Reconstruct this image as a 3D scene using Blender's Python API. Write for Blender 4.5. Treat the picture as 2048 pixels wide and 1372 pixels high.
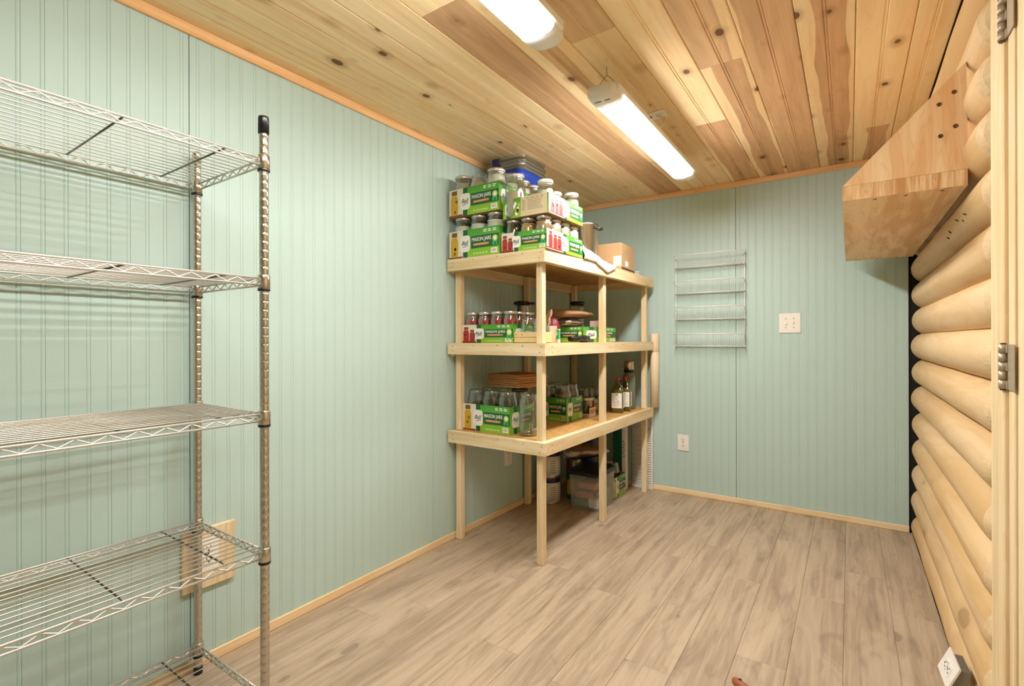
import bpy, math, random
from mathutils import Vector, Matrix
random.seed(7)
for o in list(bpy.data.objects): bpy.data.objects.remove(o, do_unlink=True)
S = bpy.context.scene
COL = S.collection
PI = math.pi

# ------------------------------------------------------------------ camera
CAM = Vector((1.8985, 0.0, 1.15)); YAW = 0.5985; ROLL = -0.0025; FPX = 990.0
cd = bpy.data.cameras.new('camera'); cam = bpy.data.objects.new('camera', cd); COL.objects.link(cam)
fw = Vector((-math.sin(YAW), math.cos(YAW), 0)); r0 = Vector((math.cos(YAW), math.sin(YAW), 0)); u0 = Vector((0, 0, 1))
rr = r0*math.cos(ROLL)+u0*math.sin(ROLL); uu = -r0*math.sin(ROLL)+u0*math.cos(ROLL)
m = Matrix((rr, uu, -fw)).transposed().to_4x4(); m.translation = CAM
cam.matrix_world = m
cd.sensor_fit = 'HORIZONTAL'; cd.sensor_width = 36.0; cd.lens = FPX/2048*36.0
cd.shift_y = -7.34/2048; cd.clip_start = 0.02
S.camera = cam

# ------------------------------------------------------------------ world, exposure
w = bpy.data.worlds.new('world'); S.world = w; w.use_nodes = True
w.node_tree.nodes['Background'].inputs[0].default_value = (1, 0.98, 0.95, 1)
w.node_tree.nodes['Background'].inputs[1].default_value = 0.3
S.view_settings.view_transform = 'Standard'; S.view_settings.look = 'None'
S.view_settings.gamma = 1.0; S.view_settings.use_curve_mapping = False
S.view_settings.exposure = 0.0
LAMP = 74.0            # radiance of the two LED lenses (the lamps themselves are built below)

# ------------------------------------------------------------------ materials
def lin(c): return c/12.92 if c <= 0.04045 else ((c+0.055)/1.055)**2.4
def hx(s, a=1.0):
    s = s.lstrip('#'); return tuple(lin(int(s[i:i+2], 16)/255) for i in (0, 2, 4))+(a,)
MATS = {}
def newmat(name):
    m = bpy.data.materials.new(name); m.use_nodes = True
    nt = m.node_tree; b = nt.nodes['Principled BSDF']; MATS[name] = m
    return m, nt, b
def plain(name, col, rough=0.5, metal=0.0, spec=0.5, var=0.0, vscale=20.0, emit=None, trans=0.0, alpha=1.0, coat=0.0):
    m, nt, b = newmat(name)
    b.inputs['Base Color'].default_value = hx(col); b.inputs['Roughness'].default_value = rough
    b.inputs['Metallic'].default_value = metal; b.inputs['Specular IOR Level'].default_value = spec
    b.inputs['Coat Weight'].default_value = coat
    if alpha < 1: b.inputs['Alpha'].default_value = alpha
    if var:
        tc = nt.nodes.new('ShaderNodeTexCoord'); n = nt.nodes.new('ShaderNodeTexNoise'); n.inputs['Scale'].default_value = vscale; n.inputs['Detail'].default_value = 4
        mx = nt.nodes.new('ShaderNodeMix'); mx.data_type = 'RGBA'
        c = hx(col); mx.inputs[6].default_value = tuple(v*(1-var) for v in c[:3])+(1,); mx.inputs[7].default_value = tuple(min(1, v*(1+var)) for v in c[:3])+(1,)
        nt.links.new(tc.outputs['Object'], n.inputs['Vector']); nt.links.new(n.outputs['Fac'], mx.inputs[0]); nt.links.new(mx.outputs[2], b.inputs['Base Color'])
    return m
def glass(name, tint='#ffffff', refl=0.10, rough=0.03, edge=.45):
    m, nt, b = newmat(name); nt.nodes.remove(b); out = nt.nodes['Material Output']
    t = nt.nodes.new('ShaderNodeBsdfTransparent'); t.inputs[0].default_value = hx(tint)
    g = nt.nodes.new('ShaderNodeBsdfGlossy'); g.inputs['Roughness'].default_value = rough; g.inputs['Color'].default_value = (.95, .97, .97, 1)
    lw = nt.nodes.new('ShaderNodeLayerWeight'); lw.inputs['Blend'].default_value = 0.35
    mr = nt.nodes.new('ShaderNodeMapRange'); mr.inputs['To Min'].default_value = refl*0.5; mr.inputs['To Max'].default_value = min(.9, refl*5)
    ms = nt.nodes.new('ShaderNodeMixShader'); mx = nt.nodes.new('ShaderNodeMix'); mx.data_type = 'RGBA'
    mx.inputs[6].default_value = hx(tint); c = hx(tint); mx.inputs[7].default_value = tuple(v*edge for v in c[:3])+(1,)
    nt.links.new(lw.outputs['Facing'], mx.inputs[0]); nt.links.new(mx.outputs[2], t.inputs[0])
    nt.links.new(lw.outputs['Facing'], mr.inputs['Value']); nt.links.new(mr.outputs[0], ms.inputs[0])
    nt.links.new(t.outputs[0], ms.inputs[1]); nt.links.new(g.outputs[0], ms.inputs[2]); nt.links.new(ms.outputs[0], out.inputs['Surface'])
    return m
class NT:
    def __init__(s, nt): s.nt = nt
    def n(s, t, **kw):
        nd = s.nt.nodes.new(t)
        for k, v in kw.items():
            if hasattr(nd, k) and not k[0].isupper(): setattr(nd, k, v)
            else: nd.inputs[k.replace('_', ' ')].default_value = v
        return nd
    def l(s, a, b): s.nt.links.new(a, b)
    def math(s, op, a, b=None, c=None):
        nd = s.nt.nodes.new('ShaderNodeMath'); nd.operation = op
        for i, v in enumerate((a, b, c)):
            if v is None: continue
            if hasattr(v, 'links'): s.l(v, nd.inputs[i])
            else: nd.inputs[i].default_value = v
        return nd.outputs[0]
    def mix(s, f, a, b):
        nd = s.nt.nodes.new('ShaderNodeMix'); nd.data_type = 'RGBA'
        for i, v in ((0, f), (6, a), (7, b)):
            if hasattr(v, 'links'): s.l(v, nd.inputs[i])
            else: nd.inputs[i].default_value = v
        return nd.outputs[2]
    def ramp(s, f, lo, hi):
        nd = s.nt.nodes.new('ShaderNodeMapRange'); nd.interpolation_type = 'SMOOTHSTEP'
        nd.inputs['From Min'].default_value = lo; nd.inputs['From Max'].default_value = hi; s.l(f, nd.inputs['Value']); return nd.outputs[0]
    def mapping(s, v, sc):
        nd = s.nt.nodes.new('ShaderNodeMapping'); nd.inputs['Scale'].default_value = sc; s.l(v, nd.inputs['Vector']); return nd.outputs[0]
def wood(name, light, dark, axis='X', fine=55.0, broad=9.0, knots=0.0, knotcol='#5a3418', knotscale=(3.2, 8.0), rough=0.5, contrast=1.0, heart=False, heartcol='#b98550', swirl=0.0, bump=0.05, objvar=0.12, mott=0.0, spec=.5):
    m, nt, b = newmat(name); q = NT(nt); b.inputs['Roughness'].default_value = rough; b.inputs['Specular IOR Level'].default_value = spec
    tc = q.n('ShaderNodeTexCoord'); oi = q.n('ShaderNodeObjectInfo')
    cb = q.n('ShaderNodeCombineXYZ'); q.l(q.math('MULTIPLY', oi.outputs['Random'], 31.7), cb.inputs[0]); q.l(q.math('MULTIPLY', oi.outputs['Random'], 17.3), cb.inputs[1]); q.l(q.math('MULTIPLY', oi.outputs['Random'], 43.1), cb.inputs[2])
    va = q.n('ShaderNodeVectorMath', operation='ADD'); q.l(tc.outputs['Object'], va.inputs[0]); q.l(cb.outputs[0], va.inputs[1]); v = va.outputs[0]
    ix = 'XYZ'.index(axis)
    def sc(al, ac): a = [ac]*3; a[ix] = al; return tuple(a)
    n1 = q.n('ShaderNodeTexNoise', Scale=1.0, Detail=3.0, Roughness=.6); q.l(q.mapping(v, sc(fine*.035, fine)), n1.inputs['Vector'])
    n2 = q.n('ShaderNodeTexNoise', Scale=1.0, Detail=2.0, Distortion=swirl); q.l(q.mapping(v, sc(broad*.13, broad)), n2.inputs['Vector'])
    f = q.math('ADD', q.math('MULTIPLY', n1.outputs['Fac'], .5), q.math('MULTIPLY', n2.outputs['Fac'], .5))
    # annual rings from the broad field
    ring = q.math('FRACT', q.math('MULTIPLY', n2.outputs['Fac'], 9.0))
    ring = q.math('MULTIPLY', q.ramp(ring, .55, .95), .28)
    f = q.math('ADD', q.ramp(f, .38, .64), ring)
    f = q.math('MULTIPLY', f, contrast)
    hv = nt.nodes.new('ShaderNodeMath'); hv.operation = 'MINIMUM'; q.l(f, hv.inputs[0]); hv.inputs[1].default_value = 1.0
    col = q.mix(hv.outputs[0], hx(light), hx(dark))
    if heart:      # heartwood band: per-board data in the object colour (R amount, G centre, B half width)
        sp = q.n('ShaderNodeSeparateXYZ'); q.l(tc.outputs['Object'], sp.inputs[0])
        sx = q.n('ShaderNodeSeparateColor'); q.l(oi.outputs['Color'], sx.inputs[0])
        wn = q.n('ShaderNodeTexNoise', Scale=1.0, Detail=1.5); q.l(q.mapping(v, sc(2.3, 2.0)), wn.inputs['Vector'])
        cx = q.math('MULTIPLY', q.math('SUBTRACT', sx.outputs[1], .5), .18)
        d = q.math('ABSOLUTE', q.math('SUBTRACT', sp.outputs[0], cx))
        d = q.math('ADD', d, q.math('MULTIPLY', q.math('SUBTRACT', wn.outputs['Fac'], .5), .06))
        e = q.math('SUBTRACT', q.math('MULTIPLY', sx.outputs[2], .1), d)
        hm = q.math('MULTIPLY', q.ramp(e, -.002, .002), sx.outputs[0])
        hc = q.mix(hv.outputs[0], hx(heartcol), tuple(x*.72 for x in hx(heartcol)[:3])+(1,))
        col = q.mix(hm, col, hc)
    if mott:
        n5 = q.n('ShaderNodeTexNoise', Scale=1.0, Detail=4.0, Distortion=.6); q.l(q.mapping(v, sc(3.0, 14.0)), n5.inputs['Vector'])
        col = q.mix(q.math('MULTIPLY', q.ramp(n5.outputs['Fac'], .52, .78), mott), col, hx(knotcol))
    if knots:
        n3 = q.n('ShaderNodeTexNoise', Scale=14.0, Detail=2.0); q.l(v, n3.inputs['Vector'])
        vo = q.n('ShaderNodeTexVoronoi', Scale=1.0); vo.inputs['Randomness'].default_value = .9; q.l(q.mapping(v, sc(*knotscale)), vo.inputs['Vector'])
        dd = q.math('ADD', vo.outputs['Distance'], q.math('MULTIPLY', q.math('SUBTRACT', n3.outputs['Fac'], .5), .10))
        sc2 = q.n('ShaderNodeSeparateColor'); q.l(vo.outputs['Color'], sc2.inputs[0])
        rad = q.math('MULTIPLY', sc2.outputs[0], .15)
        core = q.ramp(q.math('SUBTRACT', rad, dd), -.015, .02)
        halo = q.ramp(q.math('SUBTRACT', q.math('MULTIPLY', sc2.outputs[0], .26), dd), -.1, .1)
        col = q.mix(q.math('MULTIPLY', halo, .35*knots), col, hx(knotcol))
        col = q.mix(q.math('MULTIPLY', core, .9*knots), col, tuple(x*.6 for x in hx(knotcol)[:3])+(1,))
    if objvar:
        hs = q.n('ShaderNodeHueSaturation'); q.l(col, hs.inputs['Color'])
        q.l(q.math('ADD', 1-objvar/2, q.math('MULTIPLY', oi.outputs['Random'], objvar)), hs.inputs['Value']); col = hs.outputs[0]
    q.l(col, b.inputs['Base Color'])
    if bump:
        bp = q.n('ShaderNodeBump', Strength=bump, Distance=.003); q.l(n1.outputs['Fac'], bp.inputs['Height']); q.l(bp.outputs[0], b.inputs['Normal'])
    return m

plain('paint', '#b6cec8', .5, var=.02, vscale=2.5)
plain('gap_dark', '#17140f', .9)  # near-black backing: the shade inside the corner gap is put into its colour
wood('ceil_pine', '#f5deb2', '#ebc996', 'Y', fine=38, knots=.95, knotcol='#7d5230', knotscale=(5.2, 8.0), heart=True, heartcol='#d9b085', objvar=.10, rough=.65, contrast=.8, spec=.08)
wood('trim_pine', '#edc693', '#e1b078', 'Y', knots=.5, knotcol='#8a5526', rough=.5, objvar=.06)
wood('trim_pine_x', '#edc693', '#e1b078', 'X', knots=.5, knotcol='#8a5526', rough=.5, objvar=.06)
wood('base_pine', '#f3dcb2', '#e8c998', 'Y', knots=.5, knotcol='#8a5526', rough=.5, objvar=.04)
wood('base_pine_x', '#f3dcb2', '#e8c998', 'X', knots=.5, knotcol='#8a5526', rough=.5, objvar=.04)
for a in 'XYZ': wood('lumber_'+a, '#ecdab6', '#dbc08f', a, fine=45, broad=14, knots=.25, knotcol='#8a6034', knotscale=(2.5, 6.0), rough=.6, objvar=.14)
wood('laminate', '#bba68d', '#9c8770', 'Y', fine=48, broad=9, knots=.42, knotcol='#5f5042', knotscale=(2.8, 6.0), rough=.45, contrast=.85, swirl=1.4, mott=.40, objvar=.10, bump=.02)
wood('log', '#dfc093', '#cfa973', 'Y', fine=16, broad=5, knots=.45, knotcol='#8b5a28', knotscale=(2.2, 5.0), rough=.55, objvar=.12, contrast=1.0, mott=.18, swirl=.6)
plain('log_cut', '#d9bd92', .75, var=.25, vscale=60)
wood('jamb', '#f0dab0', '#e0c290', 'Z', fine=40, broad=16, knots=.12, rough=.5, objvar=.05)
wood('ply', '#f3d8ac', '#dcb07a', 'Y', fine=14, broad=8, swirl=3.0, contrast=1.1, knots=.4, knotcol='#87572c', rough=.55, objvar=0)
wood('pine_face', '#f6dab0', '#e3b482', 'Z', fine=16, broad=22, rough=.5, objvar=0)
wood('end_grain', '#f0d2a4', '#c9935f', 'Z', fine=90, broad=40, rough=.7, objvar=0)
def osb():
    m, nt, b = newmat('osb'); q = NT(nt); b.inputs['Roughness'].default_value = .65
    tc = q.n('ShaderNodeTexCoord')
    n = q.n('ShaderNodeTexNoise', Scale=12.0, Detail=2.0); q.l(tc.outputs['Object'], n.inputs['Vector'])
    va = q.n('ShaderNodeVectorMath', operation='SCALE'); va.inputs['Scale'].default_value = .09; q.l(n.outputs['Color'], va.inputs[0])
    vb = q.n('ShaderNodeVectorMath', operation='ADD'); q.l(tc.outputs['Object'], vb.inputs[0]); q.l(va.outputs[0], vb.inputs[1])
    v = q.n('ShaderNodeTexVoronoi', Scale=1.0); q.l(q.mapping(vb.outputs[0], (32, 70, 40)), v.inputs['Vector'])
    sc = q.n('ShaderNodeSeparateColor'); q.l(v.outputs['Color'], sc.inputs[0])
    n4 = q.n('ShaderNodeTexNoise', Scale=160.0); q.l(tc.outputs['Object'], n4.inputs['Vector'])
    c = q.mix(q.math('MULTIPLY', q.math('ADD', sc.outputs[0], n4.outputs['Fac']), .55), hx('#dcb36a'), hx('#a87435'))
    q.l(c, b.inputs['Base Color'])
osb()
plain('chrome', '#c9c4ba', .2, 1.0); plain('wire_metal', '#d9d5cb', .38, .75); plain('dark_metal', '#6e6a62', .3, 1.0)
plain('black_plastic', '#0d0d0e', .35); plain('white_plastic', '#ece9e2', .4); plain('outlet_white', '#f0ebe2', .35)
plain('slot', '#2b2724', .6); plain('white_coat', '#e9ece6', .35); plain('lamp_white', '#e6e6e2', .4)
m, nt, b = newmat('led'); b.inputs['Base Color'].default_value = (1, 1, 1, 1); b.inputs['Emission Color'].default_value = (1.0, .975, .94, 1); b.inputs['Emission Strength'].default_value = LAMP
plain('screw', '#6a5a3e', .35, .9); plain('steel_box', '#8c8a84', .4, .7); plain('hinge', '#b5a690', .4, .45)
glass('jar_glass', '#e9f1ee', .18, .09, .30); glass('bottle_glass', '#e2e3b8', .12); glass('clear_plastic', '#eef2f2', .16, .12); glass('thin_bag', '#dcd6cc', .30, .18)
plain('lid_metal', '#cfc8ba', .3, .8); plain('lid_white', '#ebe6da', .4); plain('lid_dark', '#1a1614', .4)
for n_, c_ in dict(flour='#efe9dc', beige='#cdb390', pinkish='#c9a793', red='#b3141a', beans='#4d2c20', corn='#c79a4d', brown='#8a5a38', rice='#ddd0b4', dried='#6e3a22', tan='#b78c60').items():
    plain('c_'+n_, c_, .6, var=.28 if n_ not in ('flour',) else .04, vscale=110)
plain('card_kraft', '#b8946a', .75, var=.05); plain('card_inner', '#9a7a52', .8); plain('tape', '#e6dcc8', .5)
m, nt, b = newmat('print_green'); q = NT(nt); tc = q.n('ShaderNodeTexCoord'); sp = q.n('ShaderNodeSeparateXYZ'); q.l(tc.outputs['Generated'], sp.inputs[0])
q.l(q.mix(sp.outputs[2], hx('#8fc02a'), hx('#3f9a2e')), b.inputs['Base Color']); b.inputs['Roughness'].default_value = .4
for n_, c_ in dict(p_dark='#0c5a33', p_white='#ece9e2', p_orange='#d98647', p_ribbon='#2fae62', p_yellow='#c9a21f', p_amber='#7a5414', p_red='#a8302a', p_rust='#8a3a1c', p_beige='#d5c29c', p_ink='#3a3f38', p_cream='#ded8c6', p_line='#8d8674', p_lime='#a8c93a', p_navy='#1d1f46', p_pink='#d9b7a6').items():
    plain(n_, c_, .42)
plain('blue_plastic', '#2247b8', .25, var=.2, vscale=30); plain('blue_dark', '#1a2068', .3, var=.4, vscale=60)
plain('cloth_white', '#d2c6bf', .9, var=.04, vscale=8); plain('paper_brown', '#a47c55', .75, var=.15, vscale=25); plain('board_brown', '#a8713f', .6, var=.2, vscale=40)
plain('board_edge', '#b98a4c', .7, var=.2, vscale=60); plain('steel', '#bdb6ab', .25, 1.0); plain('thermos_green', '#6f7a64', .4); plain('red_cap', '#c01f35', .35)
plain('oil', '#7d6a1c', .2); plain('paper_label', '#ebe6da', .6); plain('tube_card', '#e9d4b2', .6); plain('corrugated', '#e9e6df', .4)
plain('bin_plastic', '#dfe4e3', .35, alpha=.30); plain('bin_green', '#4f8d64', .6); plain('bin_peach', '#c98e70', .6); plain('snack_blue', '#233a78', .35, var=.2); plain('snack_red', '#8a2a22', .35, var=.3)
plain('can_label', '#ddd9cf', .5); plain('can_navy', '#26294a', .5); plain('crate_pine', '#dcc48d', .6, var=.1, vscale=30)
plain('handle_wood', '#9a5636', .45, var=.12, vscale=40); plain('bristle', '#e8ddb8', .8, var=.1, vscale=90)
plain('husk', '#a5682f', .8, var=.3, vscale=60); plain('feather', '#b9a78c', .8, var=.35, vscale=70); plain('dark_cloth', '#2a2626', .8, var=.2); plain('maroon', '#7d1522', .45)
plain('oil_dark', '#4a4212', .2); plain('cord_white', '#e3dfd5', .5); plain('cap_steel', '#cfbfa6', .25, 1.0)
plain('wax', '#8e8275', .35, var=.2)

# ------------------------------------------------------------------ mesh builder
class MB:
    def __init__(s): s.v = []; s.f = []; s.m = []; s.smooth = []
    def add(s, vs, fs, mi=0, sm=False):
        o = len(s.v); s.v += [tuple(v) for v in vs]
        for f in fs: s.f.append(tuple(i+o for i in f)); s.m.append(mi); s.smooth.append(sm)
        return s
    def box(s, x0, x1, y0, y1, z0, z1, mi=0):
        return s.add([(x0,y0,z0),(x1,y0,z0),(x1,y1,z0),(x0,y1,z0),(x0,y0,z1),(x1,y0,z1),(x1,y1,z1),(x0,y1,z1)],
                     [(0,3,2,1),(4,5,6,7),(0,1,5,4),(1,2,6,5),(2,3,7,6),(3,0,4,7)], mi)
    def hexa(s, p, mi=0): return s.add(p, [(0,3,2,1),(4,5,6,7),(0,1,5,4),(1,2,6,5),(2,3,7,6),(3,0,4,7)], mi)
    def bbox(s, x0, x1, y0, y1, z0, z1, c=.003, mi=0):        # chamfered box
        X = (x0, x0+c, x1-c, x1); Y = (y0, y0+c, y1-c, y1); Z = (z0, z0+c, z1-c, z1)
        ring = lambda xa, xb, ya, yb, k: [(xa+k, ya, 0), (xb-k, ya, 0), (xb, ya+k, 0), (xb, yb-k, 0), (xb-k, yb, 0), (xa+k, yb, 0), (xa, yb-k, 0), (xa, ya+k, 0)]
        rs = [(ring(x0+c, x1-c, y0+c, y1-c, c*.6), z0), (ring(x0, x1, y0, y1, c), z0+c), (ring(x0, x1, y0, y1, c), z1-c), (ring(x0+c, x1-c, y0+c, y1-c, c*.6), z1)]
        vs = [(p[0], p[1], z) for r, z in rs for p in r]; fs = [tuple(range(7, -1, -1)), tuple(range(24, 32))]
        for k in range(3):
            for i in range(8): j = (i+1) % 8; fs.append((k*8+i, k*8+j, k*8+8+j, k*8+8+i))
        return s.add(vs, fs, mi)
    def tube(s, pts, r, n=6, mi=0, cap=True, sm=True):
        pts = [Vector(p) for p in pts]; vs = []; N = len(pts)
        for i, p in enumerate(pts):
            d = (pts[min(i+1, N-1)]-pts[max(i-1, 0)]).normalized()
            a = d.cross(Vector((0, 0, 1)) if abs(d.z) < .9 else Vector((1, 0, 0))).normalized(); b = d.cross(a)
            rad = r[i] if isinstance(r, (list, tuple)) else r
            for k in range(n): t = 2*PI*k/n; vs.append(p+(a*math.cos(t)+b*math.sin(t))*rad)
        fs = []
        for i in range(N-1):
            for k in range(n): j = (k+1) % n; fs.append((i*n+k, i*n+j, (i+1)*n+j, (i+1)*n+k))
        s.add(vs, fs, mi, sm)
        if cap: o = len(s.v)-len(vs); s.f += [tuple(o+k for k in range(n-1, -1, -1)), tuple(o+(N-1)*n+k for k in range(n))]; s.m += [mi]*2; s.smooth += [False]*2
        return s
    def lathe(s, prof, n=20, c=(0, 0, 0), mi=0, sm=True, sx=1, sy=1):
        vs = []; fs = []; N = len(prof)
        for r, z in prof:
            for k in range(n): t = 2*PI*k/n; vs.append((c[0]+r*math.cos(t)*sx, c[1]+r*math.sin(t)*sy, c[2]+z))
        for i in range(N-1):
            for k in range(n): j = (k+1) % n; fs.append((i*n+k, i*n+j, (i+1)*n+j, (i+1)*n+k))
        if prof[0][0] > 1e-6: fs.append(tuple(range(n-1, -1, -1)))
        if prof[-1][0] > 1e-6: fs.append(tuple((N-1)*n+k for k in range(n)))
        return s.add(vs, fs, mi, sm)
    def loft(s, rings, mi=0, sm=True, caps=True):
        n = len(rings[0]); vs = [p for r in rings for p in r]; fs = []
        for i in range(len(rings)-1):
            for k in range(n): j = (k+1) % n; fs.append((i*n+k, i*n+j, (i+1)*n+j, (i+1)*n+k))
        if caps: fs += [tuple(range(n-1, -1, -1)), tuple((len(rings)-1)*n+k for k in range(n))]
        return s.add(vs, fs, mi, sm)
    def grid(s, fn, nu, nv, mi=0, sm=True):
        vs = [fn(i/nu, j/nv) for j in range(nv+1) for i in range(nu+1)]; W = nu+1
        return s.add(vs, [(j*W+i, j*W+i+1, (j+1)*W+i+1, (j+1)*W+i) for j in range(nv) for i in range(nu)], mi, sm)
    def mesh(s, name, mats):
        me = bpy.data.meshes.new(name); me.from_pydata(s.v, [], s.f)
        for mm in ([mats] if isinstance(mats, str) else mats): me.materials.append(MATS[mm])
        me.polygons.foreach_set('material_index', s.m); me.polygons.foreach_set('use_smooth', s.smooth); me.update(); return me
    def build(s, name, mats, parent=None, loc=(0, 0, 0), rot=None):
        return put(name, s.mesh(name, mats), parent, loc, rot)
def put(name, me, parent=None, loc=(0, 0, 0), rot=None):
    o = bpy.data.objects.new(name, me); COL.objects.link(o); o.location = loc
    if rot is not None: o.rotation_euler = rot if not isinstance(rot, (int, float)) else (0, 0, rot)
    if parent is not None: o.parent = parent
    return o
def tag(o, label=None, cat=None, group=None, kind=None):
    for k, v in (('label', label), ('category', cat), ('group', group), ('kind', kind)):
        if v: o[k] = v
    return o
def thing(name, label, cat, loc=(0, 0, 0), rot=0, group=None):
    return tag(put(name, None, None, loc, rot), label, cat, group)
def copy_thing(o, loc, rot=0, label=None):
    c = o.copy(); COL.objects.link(c); c.location = loc; c.rotation_euler = (0, 0, rot)
    if label: c['label'] = label
    for ch in [x for x in bpy.data.objects if x.parent == o]:
        d = ch.copy(); COL.objects.link(d); d.parent = c
    return c
def struct(o): o['kind'] = 'structure'; return o

# ------------------------------------------------------------------ room shell
D = 3.75; CEIL = 2.25; Y0 = -1.3; XL = 2.245
def bead_profile(a, b, pitch=.0508, depth=.0015):
    pts = [(a, -depth), (a+.0006, 0)]; x = a+pitch/2
    while x < b-.012:
        pts += [(x-.0058, 0), (x-.0046, -depth), (x-.0034, -.0004), (x, 0), (x+.0034, -.0004), (x+.0046, -depth), (x+.0058, 0)]; x += pitch
    return pts+[(b-.0006, 0), (b, -depth)]
def bead_panel(name, parent, a, b, z0, z1, left=True):
    pr = bead_profile(a+.0011, b-.0011); B = MB(); T = -.010
    pts = pr+[(pr[-1][0], T), (pr[0][0], T)]
    def W(u, dd, z): return (dd, u, z) if left else (u, D-dd, z)
    n = len(pts); vs = [W(u, dd, z) for z in (z0, z1) for u, dd in pts]
    fs = [(i, (i+1) % n, n+(i+1) % n, n+i) for i in range(n)]
    if left: fs = [f[::-1] for f in fs]
    B.add(vs, fs); return B.build(name, 'paint', parent)
wl = struct(MB().box(-.12, -.0101, Y0, D+.2, -.05, CEIL+.06).build('wall_left', 'gap_dark'))
for a, b_ in ((Y0, -.427), (-.427, .792), (.792, 2.011), (2.011, 3.23), (3.23, D)): bead_panel('panel', wl, a, b_, 0.002, CEIL-.001)
wb = struct(MB().box(-.12, 2.5, D+.0101, D+.13, -.05, CEIL+.06).build('wall_back', 'gap_dark'))
for a, b_ in ((0.0, 1.241), (1.241, 2.189)): bead_panel('panel', wb, a, b_, 0.002, CEIL-.001, False)
wf = struct(MB().box(-.12, 2.5, Y0-.12, Y0-.0, -.05, CEIL+.06).build('wall_front', 'paint'))

# ceiling of tongue and groove boards, each a board with its centre groove
ce = struct(MB().box(-.12, 2.5, Y0-.1, D+.12, CEIL+.0166, CEIL+.07).build('ceiling', 'gap_dark'))
EDGE = [.001, .169, .344, .519, .693, .868, 1.043, 1.218, 1.393, 1.568, 1.745, 1.918, 2.089, 2.203]
PAL = (0, .5, .5)
ROWS = [  # (joints, per-board heart data)
 ([1.655], [PAL, PAL]), ([2.35], [PAL, (.35, .5, .7)]), ([.55, 2.9], [PAL, (.25, .4, .3), PAL]), ([.2, 2.55], [PAL, PAL, PAL]),
 ([1.224], [PAL, (1, .5, 1)]), ([.75, 3.1], [(.8, .55, .28), (.75, .5, .3), PAL]), ([1.649], [(.6, .5, 1), (.12, .5, .8)]), ([.3, 2.655], [PAL, PAL, (1, .55, .72)]),
 ([2.108], [(.8, .3, .8), (1, .55, .55)]), ([.9], [(.5, .5, 1), (.85, .55, .95)]), ([.5], [PAL, (1, .58, .52)]), ([1.1, 3.188], [PAL, PAL, (1, .6, .48)]), ([1.7], [PAL, PAL])]
for k, (js, hd) in enumerate(ROWS):
    a, b_ = EDGE[k], EDGE[k+1]; c = (a+b_)/2; h = (b_-a)/2
    pr = [(-h+.0006, .009), (-h+.0006, .0045), (-h+.004, 0), (-.0075, 0), (-.005, .003), (-.002, .0005), (.002, .0005), (.005, .003), (.0075, 0), (h-.004, 0), (h-.0006, .0045), (h-.0006, .009)]
    pr += [(h-.0006, .0165), (-h+.0006, .0165)]; ys = [Y0]+js+[D-.001]
    for i in range(len(ys)-1):
        y0, y1 = ys[i]+.0006, ys[i+1]-.0006; yc = (y0+y1)/2; n = len(pr)
        vs = [(x, y-yc, z) for y in (y0, y1) for x, z in pr]
        fs = [(j, (j+1) % n, n+(j+1) % n, n+j) for j in range(n)]+[tuple(range(n)), tuple(range(2*n-1, n-1, -1))]
        o = MB().add(vs, [f[::-1] for f in fs]).build('ceiling_board', 'ceil_pine', ce, (c, yc, CEIL))
        o.color = hd[i]+(1,)

# floor of laminate planks
fl = struct(MB().box(-.12, 2.5, Y0-.1, D+.12, -.06, -.0101).build('floor', 'gap_dark'))
FJ = [2.2031-.1627*i for i in range(15)]
rowj = {0: [.55, 1.65, 2.62], 1: [.1, 1.3, 2.95], 2: [-.2, 2.58], 3: [.7, 1.95, 3.2], 4: [.05, 1.35, 2.575], 5: [.6, 1.7, 2.9], 6: [.2, 1.45, 2.65], 7: [.85, 2.1, 3.3], 8: [.3, 1.5, 2.75], 9: [-.3, .9, 2.2], 10: [.72, 1.968, 3.2], 11: [.3, 1.55, 2.85], 12: [.15, 1.37, 2.573], 13: [.75, 1.987, 3.2]}
for k in range(14):
    b_, a = FJ[k], max(FJ[k+1], .001); ys = [Y0]+rowj[k]+[D-.001]
    if b_-a < .01: continue
    for i in range(len(ys)-1):
        x0, x1, y0, y1 = a+.0003, b_-.0003, ys[i]+.0003, ys[i+1]-.0003; xc, yc = (x0+x1)/2, (y0+y1)/2; hx_, hy = (x1-x0)/2, (y1-y0)/2; e = .0012
        vs = [(sx*(hx_-q_), sy*(hy-q_), z) for z, q_ in ((-.01, 0), (-.0012, 0), (0, e)) for sx, sy in ((-1, -1), (1, -1), (1, 1), (-1, 1))]
        fs = [(8, 9, 10, 11)]+[(r*4+j, r*4+(j+1) % 4, r*4+4+(j+1) % 4, r*4+4+j) for r in (0, 1) for j in range(4)]
        MB().add(vs, fs).build('floor_plank', 'laminate', fl, (xc, yc, 0))

# trims
struct(MB().bbox(.0005, .012, Y0, D-.012, 2.212, 2.2495, .002).build('trim_1', 'trim_pine'))
struct(MB().bbox(.012, 2.189, D-.012, D-.0005, 2.212, 2.2495, .002).build('trim_2', 'trim_pine_x'))
struct(MB().bbox(.0005, .0105, Y0, D-.011, .0005, .037, .002).build('baseboard_left', 'base_pine'))
struct(MB().bbox(.0105, 2.189, D-.0105, D-.0005, .0005, .037, .002).build('baseboard_back', 'base_pine_x'))

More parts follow.
